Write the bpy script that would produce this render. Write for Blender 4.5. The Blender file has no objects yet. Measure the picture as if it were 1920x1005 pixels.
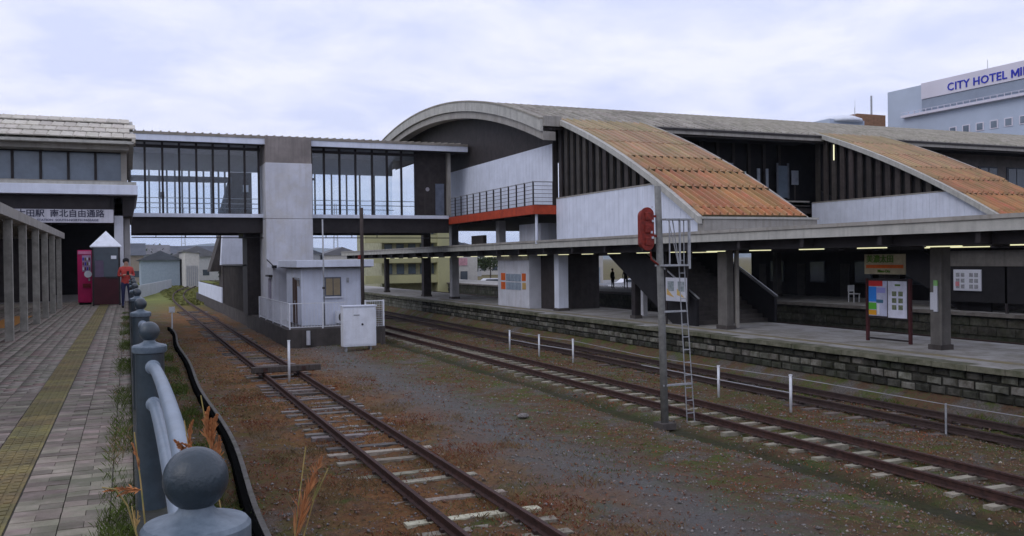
import bpy, math, random
import numpy as np
from mathutils import Vector, Matrix, Euler
random.seed(7); rng = np.random.default_rng(7)
sc = bpy.context.scene
col = sc.collection

# ------------------------------------------------------------------ camera
CAMZ = 3.76
th, pit, rol = math.radians(23.2), math.radians(-.556), math.radians(.7)
F = Vector((math.sin(th)*math.cos(pit), math.cos(th)*math.cos(pit), math.sin(pit)))
R = Vector((math.cos(th), -math.sin(th), 0)); U = R.cross(F)
R2 = R*math.cos(rol) - U*math.sin(rol); U2 = U*math.cos(rol) + R*math.sin(rol)
cam = bpy.data.cameras.new('camera'); co = bpy.data.objects.new('camera', cam); col.objects.link(co)
m = Matrix((R2, U2, -F)).transposed().to_4x4(); m.translation = (0, 0, CAMZ)
co.matrix_world = m
cam.lens = 31.5; cam.sensor_width = 36; cam.clip_start = .05; cam.clip_end = 20000
sc.camera = co

# ------------------------------------------------------------------ world, sun, exposure
w = bpy.data.worlds.new('World'); sc.world = w; w.use_nodes = True
nt = w.node_tree; N = nt.nodes; L = nt.links; N.clear()
out = N.new('ShaderNodeOutputWorld'); bg = N.new('ShaderNodeBackground'); bg.inputs[1].default_value = .1
sky = N.new('ShaderNodeTexSky'); sky.sky_type = 'NISHITA'; sky.sun_disc = False
SUN_EL, SUN_AZ = math.radians(38), math.radians(250)
sky.sun_elevation = SUN_EL; sky.sun_rotation = SUN_AZ; sky.dust_density = 2
tc = N.new('ShaderNodeTexCoord'); sp = N.new('ShaderNodeSeparateXYZ'); L.new(tc.outputs['Generated'], sp.inputs[0])
def mth(op, a, b=None, tree=nt):
    n = tree.nodes.new('ShaderNodeMath'); n.operation = op
    for i, v in enumerate((a, b)):
        if v is None: continue
        if isinstance(v, (int, float)): n.inputs[i].default_value = v
        else: tree.links.new(v, n.inputs[i])
    return n.outputs[0]
zc = mth('ADD', mth('MAXIMUM', sp.outputs[2], 0.0), .16)
cmb = N.new('ShaderNodeCombineXYZ')
L.new(mth('DIVIDE', sp.outputs[0], zc), cmb.inputs[0]); L.new(mth('DIVIDE', sp.outputs[1], zc), cmb.inputs[1])
n1 = N.new('ShaderNodeTexNoise'); n1.inputs['Scale'].default_value = 2.1; n1.inputs['Detail'].default_value = 7; n1.inputs['Roughness'].default_value = .58; n1.inputs['Distortion'].default_value = .3
L.new(cmb.outputs[0], n1.inputs['Vector'])
cr = N.new('ShaderNodeValToRGB'); e = cr.color_ramp.elements
e[0].position = .37; e[0].color = (6.5, 7.0, 9.4, 1); e[1].position = .62; e[1].color = (8.5, 8.65, 10.2, 1)
L.new(n1.outputs[0], cr.inputs[0])
mx = N.new('ShaderNodeMix'); mx.data_type = 'RGBA'; mx.inputs[0].default_value = .96
L.new(sky.outputs[0], mx.inputs[6]); L.new(cr.outputs[0], mx.inputs[7])
# clear band low over the hills: bluer
hz = N.new('ShaderNodeMapRange'); hz.inputs[1].default_value = 0; hz.inputs[2].default_value = .12; hz.inputs[3].default_value = .55; hz.inputs[4].default_value = 0
L.new(sp.outputs[2], hz.inputs[0])
mx2 = N.new('ShaderNodeMix'); mx2.data_type = 'RGBA'; mx2.inputs[7].default_value = (4.6, 6.4, 9.8, 1)
L.new(hz.outputs[0], mx2.inputs[0]); L.new(mx.outputs[2], mx2.inputs[6])
L.new(mx2.outputs[2], bg.inputs[0]); L.new(bg.outputs[0], out.inputs[0])
sd = bpy.data.lights.new('sun', 'SUN'); sd.energy = .5; sd.angle = math.radians(30); sd.color = (1, .98, .96)
so = bpy.data.objects.new('sun', sd); col.objects.link(so)
dv = Vector((math.sin(SUN_AZ)*math.cos(SUN_EL), math.cos(SUN_AZ)*math.cos(SUN_EL), math.sin(SUN_EL)))
so.rotation_euler = dv.to_track_quat('Z', 'Y').to_euler()
sc.view_settings.view_transform = 'Standard'; sc.view_settings.look = 'None'
sc.view_settings.exposure = .2; sc.view_settings.gamma = 1
sc.render.engine = 'CYCLES'; sc.cycles.max_bounces = 6; sc.cycles.transparent_max_bounces = 12

# ------------------------------------------------------------------ materials
MATS = {}
def mat(name, c, c2=None, rough=.85, var=.25, scale=2.5, bump=.15, bscale=35, streak=0., stc=None, orand=0., moss=0., mossc=(.07,.08,.03), metal=0., spec=.3, stretch=(1,1,1)):
    if name in MATS: return MATS[name]
    M = bpy.data.materials.new(name); M.use_nodes = True; t = M.node_tree; n = t.nodes; l = t.links
    b = n['Principled BSDF']; b.inputs['Roughness'].default_value = rough; b.inputs['Metallic'].default_value = metal
    b.inputs['Specular IOR Level'].default_value = spec
    geo = n.new('ShaderNodeNewGeometry')
    mp = n.new('ShaderNodeMapping'); mp.inputs['Scale'].default_value = stretch; l.new(geo.outputs['Position'], mp.inputs[0])
    nz = n.new('ShaderNodeTexNoise'); nz.inputs['Scale'].default_value = scale; nz.inputs['Detail'].default_value = 6; nz.inputs['Roughness'].default_value = .65
    l.new(mp.outputs[0], nz.inputs['Vector'])
    if c2 is None: c2 = tuple(x*(1-var) for x in c); ca = tuple(min(1, x*(1+var*.5)) for x in c)
    else: ca = c
    r = n.new('ShaderNodeValToRGB'); r.color_ramp.elements[0].position = .35; r.color_ramp.elements[1].position = .65
    r.color_ramp.elements[0].color = (*c2, 1); r.color_ramp.elements[1].color = (*ca, 1); l.new(nz.outputs[0], r.inputs[0])
    cur = r.outputs[0]
    def mix(fac, a, bcol, mode='MIX'):
        k = n.new('ShaderNodeMix'); k.data_type = 'RGBA'; k.blend_type = mode
        if isinstance(fac, float): k.inputs[0].default_value = fac
        else: l.new(fac, k.inputs[0])
        l.new(a, k.inputs[6])
        if isinstance(bcol, tuple): k.inputs[7].default_value = (*bcol, 1)
        else: l.new(bcol, k.inputs[7])
        return k.outputs[2]
    if streak:
        m2 = n.new('ShaderNodeMapping'); m2.inputs['Scale'].default_value = (4, 4, .25); l.new(geo.outputs['Position'], m2.inputs[0])
        s = n.new('ShaderNodeTexNoise'); s.inputs['Scale'].default_value = 1.6; s.inputs['Detail'].default_value = 5; l.new(m2.outputs[0], s.inputs['Vector'])
        rr = n.new('ShaderNodeMapRange'); rr.inputs[1].default_value = .48; rr.inputs[2].default_value = .75; rr.inputs[4].default_value = streak; l.new(s.outputs[0], rr.inputs[0])
        cur = mix(rr.outputs[0], cur, stc or tuple(x*.4 for x in c))
    if moss:
        s = n.new('ShaderNodeTexNoise'); s.inputs['Scale'].default_value = 1.1; s.inputs['Detail'].default_value = 8; s.inputs['Roughness'].default_value = .75; l.new(geo.outputs['Position'], s.inputs['Vector'])
        rr = n.new('ShaderNodeMapRange'); rr.inputs[1].default_value = .45; rr.inputs[2].default_value = .62; rr.inputs[4].default_value = moss; l.new(s.outputs[0], rr.inputs[0])
        cur = mix(rr.outputs[0], cur, mossc)
    if orand:
        oi = n.new('ShaderNodeObjectInfo')
        hs = n.new('ShaderNodeHueSaturation')
        mr = n.new('ShaderNodeMapRange'); mr.inputs[3].default_value = 1-orand; mr.inputs[4].default_value = 1+orand; l.new(oi.outputs['Random'], mr.inputs[0]); l.new(mr.outputs[0], hs.inputs['Value'])
        m3 = mth('MULTIPLY', oi.outputs['Random'], 7.31, t); m3 = mth('FRACT', m3, None, t)
        mh = n.new('ShaderNodeMapRange'); mh.inputs[3].default_value = .5-orand*.09; mh.inputs[4].default_value = .5+orand*.09; l.new(m3, mh.inputs[0]); l.new(mh.outputs[0], hs.inputs['Hue'])
        l.new(cur, hs.inputs['Color']); cur = hs.outputs[0]
    l.new(cur, b.inputs['Base Color'])
    if bump:
        bz = n.new('ShaderNodeTexNoise'); bz.inputs['Scale'].default_value = bscale; bz.inputs['Detail'].default_value = 4; l.new(geo.outputs['Position'], bz.inputs['Vector'])
        bn = n.new('ShaderNodeBump'); bn.inputs['Strength'].default_value = bump; bn.inputs['Distance'].default_value = .02
        l.new(bz.outputs[0], bn.inputs['Height']); l.new(bn.outputs[0], b.inputs['Normal'])
    MATS[name] = M; return M
def emit(name, c, s):
    M = bpy.data.materials.new(name); M.use_nodes = True; b = M.node_tree.nodes['Principled BSDF']
    b.inputs['Base Color'].default_value = (*c, 1); b.inputs['Emission Color'].default_value = (*c, 1); b.inputs['Emission Strength'].default_value = s
    return M
def glassmat(name, tint, gl=.08, rough=.03):
    M = bpy.data.materials.new(name); M.use_nodes = True; t = M.node_tree; n = t.nodes; n.clear()
    o = n.new('ShaderNodeOutputMaterial'); tr = n.new('ShaderNodeBsdfTransparent'); tr.inputs[0].default_value = (*tint, 1)
    g = n.new('ShaderNodeBsdfGlossy'); g.inputs['Roughness'].default_value = rough
    lw = n.new('ShaderNodeLayerWeight'); lw.inputs[0].default_value = .25
    mr = n.new('ShaderNodeMapRange'); mr.inputs[3].default_value = gl; mr.inputs[4].default_value = .3; t.links.new(lw.outputs['Fresnel'], mr.inputs[0])
    x = n.new('ShaderNodeMixShader'); t.links.new(mr.outputs[0], x.inputs[0]); t.links.new(tr.outputs[0], x.inputs[1]); t.links.new(g.outputs[0], x.inputs[2]); t.links.new(x.outputs[0], o.inputs[0])
    return M

white_pan = mat('white_panel', (.69,.73,.83), rough=.6, var=.10, scale=1.2, bump=.05, streak=.22, stc=(.38,.39,.42))
white_pnt = mat('white_paint', (.74,.77,.84), rough=.5, var=.10, bump=.05, streak=.25, stc=(.42,.40,.37))
conc = mat('concrete', (.44,.43,.43), rough=.9, var=.22, scale=.9, bump=.3, streak=.5, stc=(.24,.22,.20))
conc_d = mat('concrete_dark', (.08,.07,.064), rough=.9, var=.3, scale=1.5, bump=.3, streak=.5)
conc_l = mat('concrete_light', (.58,.59,.64), rough=.85, var=.16, scale=.8, bump=.2, streak=.4, stc=(.32,.30,.28))
brown = mat('dark_brown_steel', (.03,.025,.026), rough=.6, var=.3, bump=.05)
brownc = mat('brown_cladding', (.038,.031,.030), rough=.7, var=.35, scale=3, bump=.1, streak=.4, stc=(.06,.052,.05))
slatm = mat('slat_brown', (.05,.042,.038), rough=.7, var=.3, bump=.1, streak=.5, orand=.35)
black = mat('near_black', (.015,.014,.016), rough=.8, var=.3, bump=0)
fascia = mat('grey_fascia', (.33,.31,.28), rough=.7, var=.2, scale=1.5, bump=.1, streak=.5, stc=(.16,.14,.11))
fascia_l = mat('pale_fascia', (.44,.43,.39), rough=.7, var=.15, bump=.1, streak=.4)
orange_beam = mat('red_oxide_beam', (.50,.07,.025), c2=(.30,.038,.018), rough=.6, scale=2, bump=.1)
tile_o = mat('orange_tile', (.66,.25,.12), c2=(.50,.27,.12), rough=.75, scale=2.2, bump=.2, orand=.15, moss=.3, mossc=(.30,.25,.11))
TROW = [mat('stair_tile_%d'%k, tuple(a+(b-a)*k/7 for a,b in zip((.52,.20,.10),(.37,.29,.19))), c2=tuple(a+(b-a)*k/7 for a,b in zip((.36,.20,.095),(.29,.25,.165))), rough=.75, scale=3.2, bump=.2, orand=.16, moss=.45, mossc=(.24,.21,.10), stretch=(2.2,.35,1)) for k in range(8)]
tile_p = mat('faded_tile', (.47,.29,.19), c2=(.38,.30,.20), rough=.8, scale=2.2, bump=.2, orand=.16, moss=.4, mossc=(.20,.19,.11))
tile_g = mat('grey_roof_tile', (.335,.305,.265), c2=(.22,.20,.17), rough=.85, scale=1.6, bump=.3, orand=.18, moss=.4, mossc=(.15,.15,.10))
tile_w = mat('white_roof_tile', (.56,.52,.45), c2=(.45,.41,.34), rough=.8, scale=2, bump=.2, orand=.13, streak=.25)
steel = mat('galvanised', (.36,.37,.39), rough=.5, var=.25, scale=8, bump=.1, metal=.3)
railp = mat('fence_paint', (.022,.036,.048), rough=.38, var=.3, scale=9, bump=.12, bscale=120, streak=.45, stc=(.09,.06,.045), spec=.5, moss=.25, mossc=(.10,.13,.15))
railp3 = mat('fence_cap_paint', (.17,.21,.25), c2=(.08,.11,.14), rough=.45, scale=16, bump=.1, streak=.4, stc=(.07,.08,.08))
railp2 = mat('fence_tube_paint', (.19,.235,.29), rough=.42, var=.15, scale=9, bump=.08, bscale=120, streak=.35, stc=(.18,.2,.22), spec=.5)
rust = mat('rusty_rail', (.075,.036,.028), c2=(.035,.02,.018), rough=.8, scale=9, bump=.3)
rustd = mat('dark_rail', (.05,.032,.028), rough=.8, var=.3, scale=9, bump=.3)
sleeper_c = mat('concrete_sleeper', (.33,.31,.24), c2=(.20,.18,.14), rough=.95, scale=5, bump=.3, orand=.12, moss=.2, mossc=(.2,.14,.09))
sleeper_w = mat('pale_sleeper', (.46,.43,.34), c2=(.24,.21,.16), rough=.95, scale=7, bump=.5, orand=.38, moss=.45, mossc=(.16,.11,.07))
sleeper_d = mat('weathered_sleeper', (.16,.125,.115), c2=(.09,.07,.06), rough=.95, scale=6, bump=.5, orand=.35, stretch=(1,6,1))
sleeper_o = mat('greyed_sleeper', (.26,.245,.235), c2=(.10,.085,.075), rough=.95, scale=6, bump=.5, orand=.45, stretch=(1,5,1), moss=.6, mossc=(.09,.055,.035))
blockm = mat('stone_block', (.22,.215,.185), c2=(.085,.08,.06), rough=.95, scale=4, bump=.6, orand=.32, moss=.65, mossc=(.035,.035,.02))
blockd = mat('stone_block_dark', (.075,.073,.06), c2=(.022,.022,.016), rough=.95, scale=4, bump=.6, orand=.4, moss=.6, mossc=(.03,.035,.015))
platm = mat('platform_asphalt', (.42,.41,.41), c2=(.24,.225,.20), rough=.9, scale=1.3, bump=.4, bscale=60, moss=.35, mossc=(.12,.115,.055))
coping = mat('platform_coping', (.20,.19,.14), c2=(.09,.09,.055), rough=.9, scale=2.5, bump=.5, moss=.7, mossc=(.04,.05,.02))
paverm = mat('paver', (.30,.25,.21), c2=(.16,.13,.105), rough=.9, scale=3, bump=.35, orand=.34, moss=.6, mossc=(.12,.13,.08))
paverb = mat('paver_far', (.27,.25,.245), c2=(.15,.14,.135), rough=.9, scale=6, bump=.4, moss=.35, mossc=(.11,.12,.07))
jointm = mat('paver_joint', (.07,.065,.05), rough=1, var=.4, scale=8, bump=.3)
tactm = mat('tactile_yellow', (.22,.175,.065), c2=(.13,.11,.055), rough=.85, scale=4, bump=.3, orand=.2, moss=.4, mossc=(.14,.12,.06))
glass = glassmat('window_glass', (.90,.93,.95), .04)
glass_f = glassmat('window_glass_clear', (.93,.95,.97), .03)
glass_d = mat('dark_glass', (.055,.07,.085), rough=.12, var=.3, scale=.7, bump=0, spec=.6)
glass_b = mat('bluish_glass', (.15,.19,.24), rough=.15, var=.3, scale=.5, bump=0, spec=.6)
lamp = emit('lamp_glow', (1,.97,.60), .75)
redm = mat('signal_red', (.26,.028,.018), c2=(.12,.014,.01), rough=.6, scale=14, bump=.2)
postw = mat('post_white', (.72,.74,.78), rough=.6, var=.12, scale=6, bump=.1, streak=.3, stc=(.4,.36,.32))
hotelm = mat('hotel_wall', (.44,.50,.60), rough=.8, var=.08, scale=.2, bump=0)
hotels = mat('hotel_sign_band', (.66,.63,.70), rough=.7, var=.06, scale=.2, bump=0)
hotelg = mat('hotel_grey', (.27,.31,.38), rough=.8, var=.1, scale=.3, bump=0)
bluet = mat('sign_blue', (.02,.03,.42), rough=.5, var=.05, bump=0)
textd = mat('text_dark', (.05,.05,.08), rough=.6, var=.05, bump=0)

# ------------------------------------------------------------------ mesh helpers
ORG = {}
def org(p): return ORG.get(p.name, Vector((0,0,0))) if p else Vector((0,0,0))
def tag(o, label=None, cat=None, group=None, kind=None):
    if label: o['label'] = label
    if cat: o['category'] = cat
    if group: o['group'] = group
    if kind: o['kind'] = kind
    return o
class MB:
    def __init__(s): s.v = []; s.f = []
    def add(s, vs, fs):
        k = len(s.v); s.v += [tuple(v) for v in vs]; s.f += [tuple(i+k for i in f) for f in fs]; return s
    def box(s, x0, x1, y0, y1, z0, z1):
        return s.add([(x0,y0,z0),(x1,y0,z0),(x1,y1,z0),(x0,y1,z0),(x0,y0,z1),(x1,y0,z1),(x1,y1,z1),(x0,y1,z1)],
                     [(0,3,2,1),(4,5,6,7),(0,1,5,4),(1,2,6,5),(2,3,7,6),(3,0,4,7)])
    def bar(s, a, b, wx, wz=None, up=(0,0,1)):
        a = Vector(a); b = Vector(b); wz = wz or wx; d = (b-a).normalized(); u = Vector(up)
        if abs(d.dot(u)) > .98: u = Vector((0,1,0))
        sx = d.cross(u).normalized()*wx/2; sz = sx.cross(d).normalized()*wz/2
        vs = [p+i*sx+j*sz for p in (a,b) for i,j in ((-1,-1),(1,-1),(1,1),(-1,1))]
        return s.add(vs, [(0,1,2,3),(7,6,5,4),(0,4,5,1),(1,5,6,2),(2,6,7,3),(3,7,4,0)])
    def prism(s, poly, axis, a, b):
        n = len(poly)
        def P(p, t): return (t,p[0],p[1]) if axis == 'x' else ((p[0],t,p[1]) if axis == 'y' else (p[0],p[1],t))
        return s.add([P(p,a) for p in poly]+[P(p,b) for p in poly], [tuple(range(n)), tuple(range(2*n-1,n-1,-1))]+[(i,n+i,n+(i+1)%n,(i+1)%n) for i in range(n)])
    def tube(s, pts, r, n=8, cap=True):
        pts = [Vector(p) for p in pts]; rs = r if isinstance(r,(list,tuple)) else [r]*len(pts); vs = []
        for i,p in enumerate(pts):
            d = (pts[min(i+1,len(pts)-1)]-pts[max(i-1,0)]).normalized(); u = Vector((0,0,1)) if abs(d.z) < .95 else Vector((0,1,0))
            a = d.cross(u).normalized(); b = d.cross(a)
            vs += [p+rs[i]*(a*math.cos(2*math.pi*k/n)+b*math.sin(2*math.pi*k/n)) for k in range(n)]
        fs = [(i*n+k,i*n+(k+1)%n,(i+1)*n+(k+1)%n,(i+1)*n+k) for i in range(len(pts)-1) for k in range(n)]
        if cap: fs += [tuple(range(n))[::-1], tuple(range((len(pts)-1)*n,len(pts)*n))]
        return s.add(vs, fs)
    def lathe(s, prof, c=(0,0,0), n=24):
        vs = [(c[0]+r*math.cos(2*math.pi*k/n), c[1]+r*math.sin(2*math.pi*k/n), c[2]+z) for r,z in prof for k in range(n)]
        fs = [(i*n+k,i*n+(k+1)%n,(i+1)*n+(k+1)%n,(i+1)*n+k) for i in range(len(prof)-1) for k in range(n)]
        return s.add(vs, fs+[tuple(range(n))[::-1], tuple(range((len(prof)-1)*n,len(prof)*n))])
    def mesh(s, name, m, smooth=False, o=None):
        me = bpy.data.meshes.new(name); v = s.v
        if o is not None: v = [(x-o[0],y-o[1],z-o[2]) for x,y,z in v]
        me.from_pydata(v, [], s.f); me.materials.append(m)
        if smooth: me.polygons.foreach_set('use_smooth', [True]*len(me.polygons))
        me.update(); return me
    def build(s, name, m, parent=None, smooth=False, bevel=0):
        o = bpy.data.objects.new(name, s.mesh(name, m, smooth, org(parent) if parent else None)); col.objects.link(o)
        if parent: o.parent = parent; ORG[o.name] = org(parent)
        if bevel:
            b = o.modifiers.new('b','BEVEL'); b.width = bevel; b.segments = 2; b.limit_method = 'ANGLE'
        return o
def B(*a): return MB().box(*a)
def thing(name, loc, label, cat, group=None, kind=None):
    o = bpy.data.objects.new(name, None); o.location = loc; o.empty_display_size = .2; col.objects.link(o)
    ORG[o.name] = Vector(loc); return tag(o, label, cat, group, kind)
def solo(mb, name, m, label, cat, base, group=None, smooth=False, kind=None):
    o = bpy.data.objects.new(name, mb.mesh(name, m, smooth, base)); o.location = base; col.objects.link(o)
    return tag(o, label, cat, group, kind)
def struct(mb, name, m, smooth=False):
    o = mb.build(name, m, None, smooth); o['kind'] = 'structure'; return o
def piece(name, me, parent, loc, rot=None, scale=None):
    o = bpy.data.objects.new(name, me); o.parent = parent; o.location = Vector(loc)-org(parent)
    if rot: o.rotation_euler = rot
    if scale: o.scale = scale
    col.objects.link(o); ORG[o.name] = Vector(loc); return o
def copy_thing(o, delta, label=None):
    c = o.copy(); col.objects.link(c); c.location = Vector(o.location)+Vector(delta); ORG[c.name] = c.location.copy()
    if label: c['label'] = label
    for ch in list(o.children):
        k = ch.copy(); col.objects.link(k); k.parent = c
        for g in list(ch.children):
            q = g.copy(); col.objects.link(q); q.parent = k
    return c
def npmesh(name, V, Fc, m, smooth=False):
    me = bpy.data.meshes.new(name); k = Fc.shape[1]; n = len(Fc)
    me.vertices.add(len(V)); me.vertices.foreach_set('co', V.astype(np.float32).ravel())
    me.loops.add(n*k); me.loops.foreach_set('vertex_index', Fc.astype(np.int32).ravel())
    me.polygons.add(n); me.polygons.foreach_set('loop_start', np.arange(0, n*k, k, dtype=np.int32)); me.polygons.foreach_set('loop_total', np.full(n, k, dtype=np.int32))
    if smooth: me.polygons.foreach_set('use_smooth', [True]*n)
    me.materials.append(m); me.update(calc_edges=True); me.validate(); return me
def text(body, name, size, loc, m, parent, face='-y', ext=.01, ax='CENTER', sx=1., bold=0.):
    c = bpy.data.curves.new(name, 'FONT'); c.body = body; c.size = size; c.extrude = ext; c.align_x = ax; c.align_y = 'CENTER'; c.offset = bold; c.resolution_u = 2
    t = bpy.data.objects.new('tmp', c); col.objects.link(t); bpy.context.view_layer.update()
    me = bpy.data.meshes.new_from_object(t.evaluated_get(bpy.context.evaluated_depsgraph_get())); bpy.data.objects.remove(t)
    me.materials.clear(); me.materials.append(m)
    rot = (math.pi/2, 0, 0) if face == '-y' else (math.pi/2, 0, -math.pi/2)
    return piece(name, me, parent, loc, rot, (sx,1,1))

# ------------------------------------------------------------------ ground, far land
def groundmat():
    M = bpy.data.materials.new('weedy_ballast'); M.use_nodes = True; t = M.node_tree; n = t.nodes; l = t.links; b = n['Principled BSDF']; b.inputs['Roughness'].default_value = 1; b.inputs['Specular IOR Level'].default_value = .1
    geo = n.new('ShaderNodeNewGeometry'); P = geo.outputs['Position']
    def nz(s, d=6, r=.65, off=0):
        mp = n.new('ShaderNodeMapping'); mp.inputs['Location'].default_value = (off,off*1.7,0); l.new(P, mp.inputs[0])
        x = n.new('ShaderNodeTexNoise'); x.inputs['Scale'].default_value = s; x.inputs['Detail'].default_value = d; x.inputs['Roughness'].default_value = r; l.new(mp.outputs[0], x.inputs['Vector']); return x.outputs[0]
    def ramp(f, *st):
        r = n.new('ShaderNodeValToRGB'); el = r.color_ramp.elements
        while len(el) < len(st): el.new(.5)
        for q,(p,c) in zip(el, st): q.position = p; q.color = (*c,1)
        l.new(f, r.inputs[0]); return r.outputs[0]
    def mix(f, a, c):
        k = n.new('ShaderNodeMix'); k.data_type = 'RGBA'; l.new(f, k.inputs[0]); l.new(a, k.inputs[6]); l.new(c, k.inputs[7]); return k.outputs[2]
    def mr(f, a, c, d=0., e_=1.):
        k = n.new('ShaderNodeMapRange'); k.inputs[1].default_value = a; k.inputs[2].default_value = c; k.inputs[3].default_value = d; k.inputs[4].default_value = e_; l.new(f, k.inputs[0]); return k.outputs[0]
    weeds = ramp(nz(5, 9, .82), (.34,(.03,.026,.017)), (.43,(.11,.08,.052)), (.50,(.165,.085,.052)), (.56,(.10,.105,.05)), (.62,(.16,.12,.07)), (.72,(.30,.25,.15)))
    gravel = ramp(nz(22, 6, .8, 5), (.3,(.05,.045,.04)), (.5,(.145,.13,.115)), (.68,(.24,.215,.19)), (.8,(.45,.42,.36)))
    green = ramp(nz(14, 6, .8, 9), (.3,(.04,.055,.016)), (.6,(.12,.15,.04)))
    c = mix(mr(nz(.7, 7, .72, 3), .50, .60), weeds, gravel)
    c = mix(mr(nz(1.1, 8, .78, 21), .49, .58, 0, .85), c, green)
    ditch = ramp(nz(9, 6, .8, 9), (.3,(.018,.02,.012)), (.6,(.055,.06,.03)))
    # trodden grey path between the tracks
    sx = n.new('ShaderNodeSeparateXYZ'); l.new(P, sx.inputs[0])
    wob = mth('MULTIPLY', mth('SUBTRACT', nz(.35,3,.5,2), .5, t), 2.6, t)
    px = mth('ABSOLUTE', mth('SUBTRACT', mth('ADD', sx.outputs[0], wob, t), 7.3, t), None, t)
    path = ramp(nz(30, 6, .8, 4), (.3,(.09,.087,.085)), (.7,(.23,.222,.215)))
    c = mix(mr(px, .5, 2.0, .85, 0.), c, path)
    tan_ = ramp(nz(7, 9, .82, 13), (.36,(.035,.026,.016)), (.46,(.19,.095,.045)), (.54,(.32,.14,.06)), (.62,(.17,.15,.05)), (.72,(.36,.27,.15)))
    tx = mth('ABSOLUTE', mth('SUBTRACT', mth('ADD', sx.outputs[0], wob, t), 4.4, t), None, t)
    c = mix(mth('MULTIPLY', mr(tx, .9, 3.2, .9, 0.), mr(nz(.8,5,.6,31), .34, .50), t), c, tan_)
    dx = mth('ABSOLUTE', mth('SUBTRACT', sx.outputs[0], 11.2, t), None, t)
    c = mix(mr(dx, .15, .5, .8, 0.), c, ditch)  # dark band: greener weeds plus the ditch's shadow painted into the colour
    # far land is grassy
    far = ramp(nz(.03, 6, .7, 1), (.35,(.10,.11,.045)), (.6,(.20,.22,.06)))
    c = mix(mth('MULTIPLY', mr(sx.outputs[1], 70, 100), mr(sx.outputs[0], 22, 32, 1., .15), t), c, far)
    l.new(c, b.inputs['Base Color'])
    bn = n.new('ShaderNodeBump'); bn.inputs['Strength'].default_value = 1.; bn.inputs['Distance'].default_value = .07; l.new(nz(22, 6, .8), bn.inputs['Height']); l.new(bn.outputs[0], b.inputs['Normal'])
    return M
gm = groundmat()
def ghash(x, y): return .05*np.sin(x*1.7+y*.6)+.04*np.sin(x*.8-y*1.9+1)+.03*np.sin(x*4.1+y*3.3)
def gz(x, y):
    return gz0(x, y)-.16*np.exp(-((x-11.2)/.28)**2)
def gz0(x, y):
    # rail beds stay level, between them the ballast is lower and uneven
    return -.05+.45*ghash(x, y)+.02*np.sin(x*9+y*7)
xs = np.concatenate([np.arange(.2, 9, .2), np.arange(9, 12, .1), np.arange(12, 34, .25)]); ys = np.arange(-4, 72, .3)
X, Y = np.meshgrid(xs, ys); Z = gz(X, Y)
V = np.stack([X, Y, Z], -1).reshape(-1, 3); nx = len(xs); i = np.arange((len(ys)-1)*nx).reshape(-1, nx)[:, :-1].ravel()
me = npmesh('track_bed', V, np.stack([i, i+1, i+1+nx, i+nx], 1), gm, True)
o = bpy.data.objects.new('track_bed', me); col.objects.link(o); o['kind'] = 'structure'
struct(MB().add([(-9000,-3000,-.14),(9000,-3000,-.14),(9000,9000,-.14),(-9000,9000,-.14)],[(0,1,2,3)]), 'ground', gm)
# hills on the horizon
hillm = mat('hill_green', (.05,.075,.06), var=.3, scale=.01, bump=0)
hv = []; hf = []; nA = 160
for i_ in range(nA+1):
    a = math.radians(-50+130*i_/nA); D = 5200
    h = 80+38*math.sin(a*7+1)+20*math.sin(a*17)+11*math.sin(a*41+2)+6*math.sin(a*97)
    for d, z in ((0, -1), (500, h*.55), (1100, h)): hv.append((math.sin(a)*(D+d), math.cos(a)*(D+d), z))
    hv.append((math.sin(a)*(D+2600), math.cos(a)*(D+2600), -1))
for i_ in range(nA):
    for k in range(3): q = i_*4+k; hf.append((q, q+4, q+5, q+1))
struct(MB().add(hv, hf), 'hills', hillm, True)

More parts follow.
